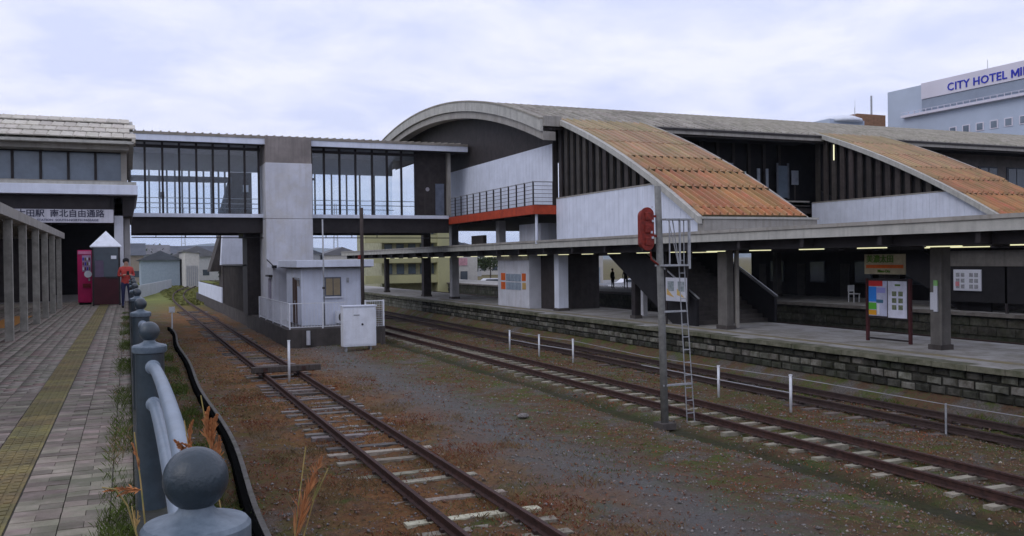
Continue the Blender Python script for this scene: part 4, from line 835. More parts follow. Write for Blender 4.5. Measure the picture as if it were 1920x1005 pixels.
# stairs down to each platform
def stairs(x0, x1, lab, dark=False):
    s = thing('staircase', ((x0+x1)/2, 32, 1.16), lab, 'staircase'); ya, yb, n = 28.6, 38.8, 32
    st = MB().box(0,x1-x0-.3,0,.34,-.18,0).mesh('step', conc_d)
    for k in range(n): piece('step', st, s, (x0+.15, ya+(yb-ya)*k/n, 1.32+(6.4-1.32)*k/n))
    for x in (x0,x1-.15): MB().prism([(ya-.4,1.16),(ya-.4,2.15),(yb,7.3),(yb,6.0),(ya+1.2,1.16)],'x',x,x+.12).build('parapet', mat('parapet_panel',(.018,.017,.02),bump=.1), s); MB().tube([(x+.06,ya-.5,2.2),(x+.06,yb,7.35)],.035,6).build('handrail', brown if dark else steel, s)
    return s
stairs(19.6, 23.4, 'dark staircase descending under the orange roof to the near platform')
stairs(35.2, 39.6, 'dark staircase descending under the second orange roof to the far platform', True)

# ------------------------------------------------------------------ station hall with vaulted roof
hall = thing('station_hall', (45, 57, 0), 'large station hall with a vaulted grey tile roof on the right of the footbridge', 'station')
RC, YC, ZC = 60., 57.5, -46.5
def arc(y, dr=0.): return ZC+math.sqrt((RC+dr)**2-(y-YC)**2)
def arcpoly(y0, y1, d0, d1, n=28):
    a = [(y0+(y1-y0)*k/n) for k in range(n+1)]
    return [(y,arc(y,d1)) for y in a]+[(y,arc(y,d0)) for y in a[::-1]]
YE0, YE1 = 38.2, 69.
XR = 96
def strip(mb, x0, x1, y0, y1, d0, d1, n=28):
    p = arcpoly(y0,y1,d0,d1,n); m_ = n+1
    # split into quads so that the end faces are not one big concave polygon
    vs = [(x,q[0],q[1]) for x in (x0,x1) for q in p]; N_ = len(p); fs = []
    for k in range(n): a,b = k,k+1; c,d = N_-1-k-1,N_-1-k; fs += [(a,b,c,d),(N_+b,N_+a,N_+d,N_+c)]
    for k in range(N_): k2 = (k+1)%N_; fs.append((k,N_+k,N_+k2,k2))
    return mb.add(vs, fs)
strip(MB(),18.05,XR,YE0+.1,YE1-.1,-.45,-.06).build('roof_shell', brownc, hall, False)
strip(MB(),17.9,18.05,YE0,YE1,-.50,.02).build('gable_fascia', fascia_l, hall, False)
strip(MB(),18.05,18.7,YE0,YE1,-.9,-.52).build('gable_rib', fascia, hall, False)
strip(MB(),17.86,18.2,YE0,YE1,.02,.10).build('verge_cap', tile_g, hall, False)
# roof tiles: pans running down the slope
def panmesh(wd, ln, h, m, nm='roof_pan'):
    b = MB(); pr = [(0,.0),(wd*.07,h),(wd*.16,h),(wd*.22,h*.25),(wd*.92,h*.2),(wd*.985,0),(wd*.985,-.04),(0,-.04)]
    return b.prism(pr,'y',0,ln).mesh(nm, m)
PW, PL = .46, 1.42
pg_ = panmesh(PW, PL+.06, .055, tile_g)
cnt = 0; far_b = MB()
rows = []
a = math.asin((YE0-YC)/RC)
while True:
    y = YC+RC*math.sin(a)
    if y > YC-1: break
    rows.append((a,y)); a += PL/RC
cand = []
for (a,y) in rows:
    k = 0
    while 18.2+k*PW < XR-.3: cand.append((18.2+k*PW,y,a)); k += 1
cand.sort(key=lambda c: c[0]+abs(c[1]-38)*.4)
for c_ in cand[:260]:
    x,y,a = c_; piece('roof_pan', pg_, hall, (x, y, arc(y,.0)+.0), (-a-PL/RC/2+.018,0,0))
pr = [(0,.0),(PW*.07,.055),(PW*.16,.055),(PW*.22,.014),(PW*.985,0)]
for (x,y,a) in cand[260:]:
    t_ = -a-PL/RC/2+.018; c,s = math.cos(t_),math.sin(t_); z0 = arc(y,0)
    vs = [(x+p[0], y+q*c-p[1]*s, z0+q*s+p[1]*c) for q in (0,PL+.06) for p in pr]+[(x,y+.04*s,z0-.04*c),(x+PW,y+.04*s,z0-.04*c)]
    far_b.add(vs, [(k,k+1,k+6,k+5) for k in range(4)]+[(10,11,4,3,2,1,0)])
o = far_b.build('distant_roof_pans', tile_g, hall); o['kind'] = 'stuff'
# near eave
B(18.05,19.0,YE0-.06,YE0+.02,10.02,10.5).build('eave_fascia', fascia, hall); 
zE = arc(YE0,0)
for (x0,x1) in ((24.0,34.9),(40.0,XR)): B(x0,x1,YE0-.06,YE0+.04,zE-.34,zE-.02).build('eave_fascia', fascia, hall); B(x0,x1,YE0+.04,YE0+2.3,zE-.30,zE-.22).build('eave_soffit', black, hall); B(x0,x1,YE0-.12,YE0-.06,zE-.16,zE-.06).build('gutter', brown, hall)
# gable wall
def gpoly(zb, y0, y1, n=20): 
    return [(y0,zb),(y1,zb)]+[(y1+(y0-y1)*k/n, arc(y1+(y0-y1)*k/n,-.5)) for k in range(n+1)]
g = MB(); n = 24
ysg = [39.4+(68.6-39.4)*k/n for k in range(n+1)]
vs = [(19.2,y,9.38 if y < 56.6 else 10.9) for y in ysg]+[(19.2,y,arc(y,-.47)) for y in ysg]; g.add(vs, [(k,k+1,n+2+k,n+1+k) for k in range(n)])
vs = [(19.5,y,9.38 if y < 56.6 else 10.9) for y in ysg]+[(19.5,y,arc(y,-.47)) for y in ysg]; g.add(vs, [(k+1,k,n+1+k,n+2+k) for k in range(n)])
g.build('gable_upper', brownc, hall)
# white panels of the gable wall, one by one
y = 39.42
gp = MB().box(-.06,.06,.008,.392,0,2.98).mesh('wall_panel', white_pan)
for k in range(43): piece('wall_panel', gp, hall, (19.2,39.42+.4*k,6.4))
B(19.24,19.4,39.4,56.5,6.2,9.42).build('gable_backing', brownc, hall); B(19.1,19.3,39.3,39.42,6.2,10.1).build('corner_post', brownc, hall)
B(19.2,XR,39.4,68.5,6.1,6.4).build('hall_floor', brownc, hall); B(34,XR,68.2,68.5,6.4,11.8).build('north_wall', brownc, hall)
B(XR-.3,XR,39.4,68.5,0,12).build('end_wall', brownc, hall)
# camera-like lamp on the gable
pr=[(.12*math.sin(math.pi*k/8)+.001,-.1*math.cos(math.pi*k/8)) for k in range(9)]
MB().lathe(pr,(19.0,55.0,11.2),10).build('flood_lamp', fw, hall)
# balcony
bal = thing('balcony', (18.6,45,6.2), 'red edged balcony with thin bar railing along the gable wall', 'balcony')
B(18.0,18.14,39.4,51.7,5.93,6.36).build('edge_beam', orange_beam, bal, bevel=.01); B(18.0,19.26,39.28,39.42,5.93,6.36).build('edge_beam', orange_beam, bal); B(18.14,19.2,39.42,51.7,6.25,6.4).build('deck', brown, bal)
for k in range(7): B(18.14,19.2,40.4+1.8*k,40.5+1.8*k,5.95,6.25).build('joist', brown, bal)
rp = MB().box(-.03,.03,-.03,.03,0,1.15).mesh('post', brown)
for k in range(13): piece('post', rp, bal, (18.07,39.45+1.02*k,6.38))
piece('post', rp, bal, (19.1,39.36,6.38))
for q in range(6): z = 6.55+.19*q; MB().tube([(18.07,51.7,z),(18.07,39.4,z),(19.2,39.36,z)],.012 if q < 5 else .028,6).build('rail', brown if q < 5 else steel, bal)
MB().tube([(18.3,39.6,4.5),(18.3,39.6,5.95)],.07,10).build('prop', white_pan, bal); 
for y in (44.5,): pass
us = thing('service_block', (20.3,42,4.6), 'pale service boxes above the canopy below the red balcony', 'service block')
B(19.4,21.0,41.5,44.2,4.62,5.6).build('box', conc_l, us); B(19.3,19.7,46.8,47.3,4.62,5.95).build('column', conc, us); B(19.2,19.4,49,51,4.62,5.2).build('box', conc_d, us); B(21.0,26,39.6,40,4.62,6.2).build('dark_wall', brownc, us)

# stair roofs
def stair_roof(x0, x1, lab, wl):
    s = thing('stair_roof', ((x0+x1)/2, 33, 4.6), lab, 'stair roof'); y0 = 27.05
    strip(MB(), x0-.25, x0-.05, y0, YE0+.6, -.20, .03, 14).build('verge_fascia', fascia_l, s)
    strip(MB(), x1+.0, x1+.12, y0, YE0+.6, -.42, .03, 14).build('verge_fascia', fascia, s)
    strip(MB(), x0-.05, x1, y0, YE0+.4, -.19, -.06, 14).build('roof_shell', brownc, s)
    # lapped rows of pans
    A = math.asin((y0-YC)/RC); bounds = [27.05,27.6,29.23,30.76,32.29,34.3,36.4,38.5]; n = 14; wd = (x1-x0+.02)/n
    for r,(ya,yb) in enumerate(zip(bounds[:-1],bounds[1:])):
        za,zb = arc(ya),arc(yb); ln = math.hypot(yb-ya,zb-za); an_ = math.atan2(zb-za,yb-ya); mm = TROW[r]
        hh = .11 if r < 4 else .06
        pm = MB().prism([(0,0),(wd*.08,hh),(wd*.2,hh),(wd*.3,.02),(wd*.85,.015),(wd*.985,.0),(wd*.985,-.04),(0,-.04)],'y',-.03,ln+.05).mesh('roof_pan', mm)
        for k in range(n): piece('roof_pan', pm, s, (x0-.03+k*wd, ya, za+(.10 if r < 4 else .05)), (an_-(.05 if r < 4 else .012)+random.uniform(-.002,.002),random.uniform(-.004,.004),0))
        if r < 5: B(x0-.02,x1,ya-.03,ya-.0,za-.03,za+.085).build('lap_shadow_bar', mat('lap_shade',(.08,.06,.025),c2=(.04,.03,.015),scale=9,bump=.3), s)  # dark bar standing in for the shadow line below each lapped row
    # box end
    B(x0-.02,x1+.5,y0-.04,y0+.35,4.62,arc(y0)-.06).build('end_wall', fascia, s, bevel=.01); B(x0-.1,x1+.55,y0-.08,y0+.3,arc(y0)-.06,arc(y0)+.02).build('end_coping', fascia_l, s)
    B(x0+.25,x1+.6,y0+.2,y0+.9,4.62,5.1).build('curb', conc, s) if False else None
    # side wall: white vertical boards below, slats above
    def under(y): return arc(y,-.22)
    y = 27.45; 
    while y < 39.1:
        yb = min(y+.385, 39.25); top0 = min(6.68, under(y)); top1 = min(6.68, under(yb))
        MB().prism([(y+.006,4.62),(yb-.006,4.62),(yb-.006,top1),(y+.006,top0)],'x',x0+.06,x0+.12).build('wall_board', white_pan, s)
        y += .385
    MB().prism([(27.4,4.62),(39.2,4.62),(39.2,6.6),(31,6.6),(27.4,4.9)],'x',x0+.13,x0+.2).build('board_backing', brownc, s)
    y = 31.2
    while y < 39.2:
        top = under(y); 
        if top > 6.75: MB().prism([(y,6.7),(y+.30,6.7),(y+.30,under(y+.3)),(y,top)],'x',x0+.06,x0+.16).build('slat', slatm, s)
        y += .62
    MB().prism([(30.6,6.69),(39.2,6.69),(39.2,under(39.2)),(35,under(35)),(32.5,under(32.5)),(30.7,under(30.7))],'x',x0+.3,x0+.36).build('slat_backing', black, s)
    B(x0+.04,x0+.16,30.2,39.2,6.66,6.72).build('sill', fascia, s)
    y = 27.45
    MB().prism([(27.4,4.62),(39.2,4.62),(39.2,10.1),(35,under(35)),(30,under(30)),(27.4,under(27.4))],'x',x1-.2,x1-.1).build('far_side_wall', brownc, s)
    return s
s1 = stair_roof(19.15,23.85,'sloping orange tiled stair roof with white boarded side above the near platform',0)
s2 = stair_roof(34.95,39.65,'second sloping orange tiled stair roof over the far platform at the right edge',0)
vl = thing('vertical_lamp', (34.7,37.3,8.8), 'lit vertical tube lamp on the post beside the second stair roof', 'lamp')
MB().tube([(34.8,37.3,8.85),(34.8,37.3,9.68)],.03,8).build('tube', lamp, vl); B(34.84,34.92,37.26,37.34,8.8,9.72).build('housing', brown, vl)

# hall facade between the stairs
fc = thing('hall_facade', (30,41,4.7), 'dark facade of the hall between the two stair roofs with pale door and window panes', 'facade')
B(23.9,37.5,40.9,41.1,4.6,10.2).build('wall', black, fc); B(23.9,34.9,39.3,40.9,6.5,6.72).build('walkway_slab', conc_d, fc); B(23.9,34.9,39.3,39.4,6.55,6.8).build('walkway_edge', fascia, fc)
for x in np.arange(24.6,34.8,1.05): B(x-.09,x+.09,40.75,40.9,6.72,10.1).build('pilaster', brownc, fc)
pale = mat('pale_pane',(.30,.33,.38),rough=.4,bump=0); palg = mat('pale_green_pane',(.45,.55,.52),rough=.4,bump=0)
for (a,b,c_,d,m_) in ((30.07,30.63,8.40,8.9,pale),(30.99,31.49,7.95,8.46,palg),(32.25,32.45,7.46,8.65,pale),(32.85,33.02,7.46,8.65,pale),(33.72,34.36,7.05,8.85,glass_b),(34.66,35.14,7.8,8.6,pale)): B(a,b,40.45,40.5,c_,d).build('pane', m_, fc)
B(33.6,33.72,40.45,40.5,7.0,9.0).build('door_frame', fwd, fc); B(34.36,34.48,40.45,40.5,7.0,9.0).build('door_frame', fwd, fc); B(34.86,34.93,40.46,40.5,6.8,7.8).build('stem', conc_d, fc)
f2 = thing('east_facade', (60,41,4.7), 'grey wall with windows under the hall eave right of the second stair roof', 'facade')
B(39.9,XR,41.0,41.2,4.6,10.2).build('wall', mat('grey_wall',(.22,.20,.19),var=.2,bump=.1), f2); B(39.9,XR,39.3,41.0,6.5,6.8).build('walkway_slab', conc_d, f2)
for k in range(11):
    x = 45.0+1.6*k*1.6; wn = B(x,x+1.7,40.93,41.0,7.4,9.35).build('window', fwd, f2); B(x+.12,x+.8,40.90,40.93,7.5,9.25).build('pane', glass_d, wn); B(x+.9,x+1.58,40.90,40.93,7.5,9.25).build('pane', glass_d, wn)
    if k < 4: B(x+1.2,x+1.8,40.8,40.85,7.3,7.9).build('white_board', white_pnt, f2)
# dark south building behind the far platform
sb_ = thing('rear_station_building', (50,22,0), 'dark building closing the view behind the far platform', 'building')
B(44,60,-5,56,-.1,4.6).build('wall', mat('rear_wall',(.05,.047,.05),var=.4,scale=.6,bump=.1,streak=.6), sb_); B(43,61,-5,56,4.6,4.9).build('roof', brown, sb_)
for k in range(12):
    y = 6+4.2*k; wn = B(43.92,44,y,y+1.5,1.9,3.4).build('window', fwd, sb_); B(43.9,43.92,y+.08,y+1.42,1.98,3.32).build('pane', glass_d, wn)
    B(43.93,44,y+2.0,y+2.8,.9,3.2).build('panel', colp, sb_)
# white folding chair figure
ch = thing('folding_chair', (36.9,38.2,1.16), 'small white chair on the far platform left of the poster board', 'chair')
B(36.7,37.15,37.9,38.35,1.6,1.65).build('seat', postw, ch); B(36.7,37.15,38.33,38.37,1.75,2.1).build('backrest', postw, ch)
for x in (36.72,37.1):
    for y in (37.93,38.32): B(x-.02,x+.02,y-.02,y+.02,1.16,1.62 if y < 38 else 2.1).build('leg', postw, ch)

# ------------------------------------------------------------------ signal with ladder
sg_ = thing('railway_signal', (11.07,17.2,0), 'grey signal post with a red oval signal head and a slim ladder', 'signal')
MB().tube([(11.08,17.2,-.1),(11.02,17.2,2.6),(10.95,17.2,5.36)],[.088,.082,.075],14).build('post', mat('signal_post_grey',(.20,.20,.19),rough=.8,var=.3,scale=6,bump=.2,streak=.4), sg_, True)
pts = [(.17*math.cos(t_)*1.0,.33*0+(.31 if math.sin(t_)>0 else -.31)+.17*math.sin(t_)) for t_ in np.linspace(0,2*math.pi,25)[:-1]]
hd = MB().prism([(10.63+p[0],4.40+p[1]) for p in pts],'y',17.12,17.16).build('backboard', redm, sg_); MB().prism([(10.63+p[0]*.8,4.40+p[1]*.9) for p in pts],'y',17.16,17.32).build('head_box', redm, sg_)
for z in (4.12,4.4,4.68): B(10.56,10.70,17.085,17.12,z-.09,z+.09).build('rear_cover', redm, sg_, bevel=.015)
for z in (4.22,4.66): B(10.75,10.98,17.18,17.24,z,z+.05).build('bracket', redm, sg_)
MB().tube([(10.70,17.13,3.9),(10.72,17.13,3.72),(10.92,17.16,3.6)],.02,6).build('cable', redm, sg_)
for (x,z) in ((10.72,4.86),(10.74,4.55),(10.73,4.18),(10.7,4.3)): B(x,x+.05,17.10,17.118,z,z+.05).build('rivet_plate', nt1, sg_)
xa,xb = lambda z: 11.52+(3.6-z)*.045, lambda z: 11.64+(3.6-z)*.052
def lad(f, z0, z1): return [(f(z), 17.15, z) for z in (z0,(z0+z1)/2,z1)]
MB().tube([(11.30,17.15,4.62),(11.46,17.15,3.6),(11.64,17.15,.0)],.014,6).build('ladder_rail', steel, sg_); MB().tube([(11.60,17.15,4.62),(11.60,17.15,3.6),(11.84,17.15,.0)],.014,6).build('ladder_rail', steel, sg_)
for k in range(13):
    z = .2+.29*k; u = z/3.6; B(11.64-.18*u,11.84-.24*u,17.14,17.16,z,z+.02).build('rung', steel, sg_)
B(11.0,11.75,16.95,17.35,4.60,4.63).build('top_rail', steel, sg_); B(10.95,11.62,16.95,17.35,3.56,3.6).build('platform_plate', steel, sg_)
for (x,y) in ((11.1,16.97),(11.38,16.97),(11.60,16.97),(11.1,17.33),(11.60,17.33)): B(x-.012,x+.012,y-.012,y+.012,3.6,4.6).build('cage_bar', steel, sg_)
MB().tube([(11.08,16.97,4.6),(11.33,16.97,3.6)],.012,5).build('cage_brace', steel, sg_); B(11.6,11.64,16.94,16.97,3.5,4.62).build('cage_bar', steel, sg_)
B(11.0,11.62,17.12,17.18,2.52,2.56).build('bracket', steel, sg_); B(11.0,11.76,17.12,17.18,.86,.90).build('bracket', steel, sg_); B(10.9,11.25,17.0,17.4,-.1,.04).build('footing', conc_d, sg_)

# posts in the yard
def wpost(x, y, h, lab, grp=None, wd=.035, name='white_post', cat='post'):
    t = thing(name, (x,y,0), lab, cat, grp); MB().tube([(x,y,-.08),(x,y,h)],wd,10).build('shaft', postw, t, True); MB().tube([(x,y,h),(x,y,h+.03)],wd*1.25,10).build('cap', postw, t); return t
wpost(4.65,28.9,1.25,'lone white post standing between the siding rails at the wheel stop',None,.04)
G = 'white cable posts between the tracks'
wpost(14.6,34.4,.78,'leftmost of three white cable posts beyond the middle track',G); wpost(14.65,31.6,.80,'middle of three white cable posts beyond the middle track',G); wpost(14.9,29.2,.80,'rightmost of three white cable posts beyond the middle track',G)
wpost(14.7,20.15,.78,'white cable post just right of the signal ladder',G); wpost(14.9,17.5,.82,'white cable post at the right end of the lower cable',G)
t = thing('grey_post',(15.75,13.7,0),'thin grey cable post low at the right edge of the yard','post'); MB().tube([(15.75,13.7,-.1),(15.75,13.7,.62)],.022,8).build('shaft', steel, t); 
wire = mat('pale_wire',(.35,.35,.37),rough=.6,bump=0)
def cable(pts, r, lab): solo(MB().tube(pts,r,5), 'cable', wire, lab, 'cable', pts[0])
cable([(14.6,34.4,.42),(14.65,31.6,.42),(14.9,29.2,.42)],.016,'pale lower rail linking the three white posts'); cable([(14.6,34.4,.76),(14.65,31.6,.76),(14.9,29.2,.76),(14.75,24,.70),(14.7,20.15,.76),(14.9,17.5,.78),(15.75,13.7,.60),(16,9,.6)],.008,'thin wire strung along all the cable posts')
cable([(14.75,24.2,.40),(14.7,20.15,.42),(14.9,17.5,.40)],.014,'pale lower rail between the two posts right of the signal')
t = thing('marker_post',(2.24,54,0),'small white marker post with a square head beside the siding','marker'); B(2.21,2.28,53.97,54.03,-.1,1.15).build('stem', postw, t); B(2.08,2.40,53.93,53.97,1.0,1.32).build('head', postw, t)

# ------------------------------------------------------------------ background
yel = mat('yellow_wall',(.44,.42,.22),c2=(.36,.35,.20),rough=.85,scale=.4,bump=0); yel2 = mat('yellow_pale',(.38,.37,.24),bump=0)
yb_ = thing('yellow_building',(36,106,0),'yellow apartment building with long balconies seen below the footbridge','building')
B(26.7,34.2,100,112,-.1,7.4).build('wall', yel2, yb_); B(34.2,37,103,112,-.1,7.4).build('wall', yel, yb_)
for z in (1.2,3.5,5.8):
    bq = B(24.4,33.0,98.6,100,z,z+.9).build('balcony', yel, yb_)
    for k in range(5):
        wq = B(27.0+1.4*k,27.9+1.4*k,99.95,100,z+1.0,z+2.2).build('window', fwd, yb_); B(27.06+1.4*k,27.84+1.4*k,99.93,99.95,z+1.1,z+2.1).build('pane', glass_b, wq)
B(27,28.2,98.5,98.6,7.0,7.3).build('parapet_box', fw, yb_); B(26.4,37.2,98.5,112.2,8.1,8.3).build('roof', yel, yb_); B(32.9,34.3,98.4,100,.0,8.1).build('stair_bay', yel, yb_)
# houses and sheds
hw = [mat('house_wall_%d'%k,c,bump=0,var=.1) for k,c in enumerate([(.42,.42,.42),(.30,.31,.33),(.52,.50,.46),(.30,.25,.20)])]
hr_ = [mat('house_roof_%d'%k,c,bump=0,var=.2,scale=.5) for k,c in enumerate([(.10,.11,.13),(.16,.16,.17),(.14,.10,.08)])]
def house(x, y, w_, d, h, r, wi, ri, lab, ax='x'):
    t = thing('house',(x,y,-.1),lab,'house','houses behind the railway'); B(x-w_/2,x+w_/2,y-d/2,y+d/2,-.1,h).build('wall', hw[wi], t)
    if ax == 'x': MB().prism([(y-d/2-.5,h),(y,h+r),(y+d/2+.5,h)],'x',x-w_/2-.5,x+w_/2+.5).build('roof', hr_[ri], t)
    else: MB().prism([(x-w_/2-.5,h),(x,h+r),(x+w_/2+.5,h)],'y',y-d/2-.5,y+d/2+.5).build('roof', hr_[ri], t)
    for k in range(max(1,int(w_/3))): B(x-w_/2+.8+3*k,x-w_/2+2.2+3*k,y-d/2-.05,y-d/2,1.0,2.3).build('window', glass_d, t)
sgm = mat('shed_blue_grey',(.30,.36,.42),var=.1,bump=0)
t = thing('long_shed',(5.2,160,0),'low blue grey shed with a grey roof beyond the grass bank','shed'); B(2.0,8.0,160,190,-.1,4.3).build('wall', sgm, t); MB().prism([(1.3,4.3),(5,5.9),(8.6,4.3)],'y',159.5,191).build('roof', hr_[0], t)
t = thing('white_shed',(10.5,152,0),'narrow white shed with ribbed side right of the blue grey shed','shed'); B(8.3,10.4,150,168,-.1,5.6).build('wall', hw[2], t); MB().prism([(8.0,5.6),(8.0,5.9),(10.7,5.5),(10.7,5.3)],'y',149.8,168.2).build('roof', hr_[1], t)
for k in range(6): B(8.5+.3*k,8.62+.3*k,149.9,150,.2,3.4).build('rib', hw[1], t)
specs = [(-3,205,12,9,5.5,2.6,3,0),(14,215,11,9,5.2,2.4,0,1),(24,240,13,9,5.5,2.6,2,0),(36,260,12,9,5.6,2.4,0,2),(3,260,14,10,6.2,2.6,1,1),(17,300,16,10,6.4,2.8,2,0),(46,300,14,10,6.0,2.6,0,1),(58,330,14,10,6.6,2.5,1,0),(72,330,16,10,6.0,3,2,1),(30,340,16,12,7.0,3,3,2),(88,300,16,10,6.4,2.6,0,0),(104,290,16,12,7,2.6,2,1),(70,200,12,9,5.6,2.5,0,0),(84,215,12,9,5.4,2.5,2,2),(-8,330,20,12,7,3,1,0)]
dsc = ['brown walled house behind the blue grey shed','grey walled house right of the white shed','cream house under a dark roof in the gap left of the stair tower','grey house under a brown roof beyond the siding','wide slate house just above the sheds','cream hip house far up the valley','grey house behind the thin pole','slate walled house left of the yellow building','pale house right behind the yellow building','brown far house on the valley floor','grey far house seen between the platform columns','cream far house seen between the platform columns','grey walled house right of the yellow building','cream house with a brown roof right of the yellow building','wide far house behind the entrance building']
for q, d_ in zip(specs, dsc): house(*q, d_, 'x' if q[0]%2 else 'y')
# warehouse / tower things on the skyline
def mast(x, y, h, lab, wd=1.2):
    t = thing('lattice_mast',(x,y,0),lab,'mast')
    for sx in (-1,1):
        for sy in (-1,1): MB().bar((x+sx*wd,y+sy*wd,0),(x+sx*wd*.4,y+sy*wd*.4,h),.25).build('leg', steel, t)
    for k in range(6): z = h*(k+1)/7; B(x-wd,x+wd,y-wd,y-wd+.2,z,z+.2).build('brace', steel, t)
mast(28,520,34,'steel lattice mast on the skyline left of the leaning stair enclosure'); mast(120,560,40,'steel lattice mast on the skyline right of the thin pole',1.5); mast(148,600,36,'farther lattice mast close to the yellow building',1.5)
t = thing('water_tower',(52,480,0),'flat topped water tower on the skyline by the leaning stair enclosure','water tower'); B(51,53,479,481,0,14).build('shaft', hw[0], t); MB().lathe([(9,0),(10,.6),(9,1.6),(2,2.2)],(52,480,14),16).build('disc', hw[1], t)
cc = mat('concrete_wall_pale',(.40,.42,.44),var=.15,scale=1,bump=.1,streak=.4)
t = thing('pale_boundary_wall',(3,128,0),'pale boundary wall along the left side of the grass bank','wall')
pm_ = MB().box(0,.18,0,1.98,-.3,1.3).mesh('panel', cc)
for k in range(19): piece('panel', pm_, t, (1.0+.0+5.0*k/19*1.0, 110+2*k,0), (0,0,-.13))
# trees and bushes
def tree(x, y, h, r, lab, m, n=1500, trunk=True, sz=.22):
    t = thing('tree' if trunk else 'bush',(x,y,0),lab,'tree' if trunk else 'bush')
    if trunk:
        mb = MB().tube([(x,y,-.1),(x+.1,y,h*.4),(x,y+.1,h*.75)],[h*.03,h*.02,h*.008],7)
        for k in range(6): a = k*1.05; mb.tube([(x,y,h*(.35+.06*k)),(x+math.cos(a)*r*.6,y+math.sin(a)*r*.6,h*(.6+.05*k))],[h*.01,h*.003],5)
        mb.build('trunk', mat('bark',(.08,.06,.045),bump=.3), t)
    c0 = rng.normal(size=(14,3)); c0 /= np.linalg.norm(c0,axis=1)[:,None]; c0 = c0*rng.uniform(.3,.8,(14,1))*np.array([r,r,h*.28])+np.array([0,0,h*.66 if trunk else h*.45])
    idx = rng.integers(0,14,n); P_ = c0[idx]+rng.normal(size=(n,3))*r*.17; P_[:,2] = np.maximum(P_[:,2],.05)
    A_ = rng.normal(size=(n,3)); A_ /= np.linalg.norm(A_,axis=1)[:,None]; Bv = np.cross(A_,rng.normal(size=(n,3))); Bv /= np.linalg.norm(Bv,axis=1)[:,None]; s_ = sz*rng.uniform(.5,1.3,(n,1))
    V = np.stack([P_-A_*s_,P_-Bv*s_*.5,P_+A_*s_,P_+Bv*s_*.5],1).reshape(-1,3)
    me = npmesh('crown', V, np.arange(n*4).reshape(-1,4), m); piece('crown', me, t, (x,y,0))
tg = mat('leaf_dark',(.05,.075,.025),c2=(.025,.035,.015),scale=.5,bump=0); tg2 = mat('leaf_olive',(.12,.12,.035),c2=(.06,.07,.02),scale=.5,bump=0)
tree(18,185,4.5,4,'low spreading dark tree left of the stair enclosure',tg,1500,True,.3)
tree(26,200,6,5,'olive tree on the valley floor in front of the far houses',tg2,1500,True,.35); tree(-.6,110,2.6,1.2,'olive bush beside the person and the pillar',tg2,800,False); tree(19.5,130,5.2,2.4,'brownish tree left of the thin pole behind the cabin roof',mat('leaf_brown',(.14,.085,.035),bump=0),1200)
tree(5,260,5.5,8,'wide dark trees on the skyline left of the far mast',tg,2000,True,.5); tree(60,150,5,3,'dark tree seen between the near platform columns',tg,1500); tree(50,140,3.2,2.5,'dark bush right of the yellow building',tg,1200,False)
tree(75,150,5.5,4,'dark tree left of the grey booth far behind',tg,1500)
# parked cars
carw = mat('car_white',(.68,.69,.72),rough=.3,var=.03,bump=0,spec=.6); cars_ = mat('car_silver',(.38,.40,.43),rough=.3,var=.03,bump=0,spec=.6); tyre = mat('tyre',(.02,.02,.02),bump=0)
def car(x, y, m, lab, van=False):
    t = thing('parked_car',(x,y,0),lab,'car','cars parked beyond the far platform'); h = 1.75 if van else 1.42
    MB().prism([(x-2.1,.35),(x-2.15,.75),(x-1.9,.92 if not van else 1.0),(x-1.1,1.0),(x+2.0,1.0),(x+2.1,.8),(x+2.1,.35)],'y',y-.82,y+.82).build('body', m, t, bevel=.05)
    MB().prism([(x-1.2,1.0),(x-.6,h),(x+(1.8 if van else 1.1),h),(x+(2.0 if van else 1.7),1.0)],'y',y-.74,y+.74).build('cabin', m, t, bevel=.05)
    B(x-.75,x+1.3,y-.76,y-.74,1.05,h-.12).build('side_window', glass_d, t)
    for dx in (-1.3,1.3):
        for sy in (-.83,.63): MB().tube([(x+dx,y+sy,.32),(x+dx,y+sy+.2,.32)],.32,14).build('wheel', tyre, t)
    B(x-2.16,x-2.1,y-.7,y-.45,.65,.8).build('headlight', fw, t)
car(41.5,104,carw,'white car parked left of the grey booth beyond the tracks'); car(46.5,104,carw,'white van parked nearest to the grey booth beyond the tracks',True); car(38.3,112,cars_,'silver car parked right behind the yellow building corner'); car(52,88,carw,'white car seen right of the broad white column'); car(57,90,cars_,'silver car seen right of the broad white column')
lot = mat('lot_asphalt',(.20,.20,.20),var=.2,scale=.5,bump=.1); struct(B(36,110,70,135,-.13,.02), 'car_park', lot)
t = thing('white_kiosk',(43,118,0),'small white building with a pink sign behind the parked cars','building'); B(41,44.5,116,120,0,4.2).build('wall', hw[2], t); B(41.1,43,115.9,116,3.0,4.0).build('sign_panel', mat('pink_panel',(.55,.30,.34),bump=0), t); B(42,43,115.9,116,0,2.2).build('door', glass_d, t)
t = thing('guard_rail',(48,86,0),'pale guard rail along the car park edge','guard rail')
for k in range(20): B(40+2.2*k,40.1+2.2*k,84,84.1,0,1.1).build('post', postw, t)
B(40,84,83.95,84.0,.9,1.1).build('rail', postw, t); B(40,84,83.95,84.0,.4,.55).build('rail', postw, t)
t = thing('pale_hall',(53,104,0),'pale grey hall with dark doorways beyond the tracks right of the broad white column','building')
B(49.5,56,101,112,0,5.2).build('wall', hw[2], t); B(49.3,56.2,100.8,112.2,5.2,5.5).build('roof', hr_[1], t)
for k in range(4): B(50.2+1.5*k,51.0+1.5*k,100.93,101,.4,2.6).build('door', sgm, t)
tl = thing('orange_guide_blocks',(-3.3,26,PZ),'orange guide blocks set in the paving behind the shelter posts','tactile paving')
ob = MB().box(.004,.296,.004,.296,0,.008).mesh('tactile_block', mat('orange_block',(.50,.22,.05),c2=(.34,.17,.05),scale=5,bump=.2))
for k in range(30): piece('tactile_block', ob, tl, (-3.2+.3*(k%2), 24.5+.3*(k//2)*1.2, PZ+.003))

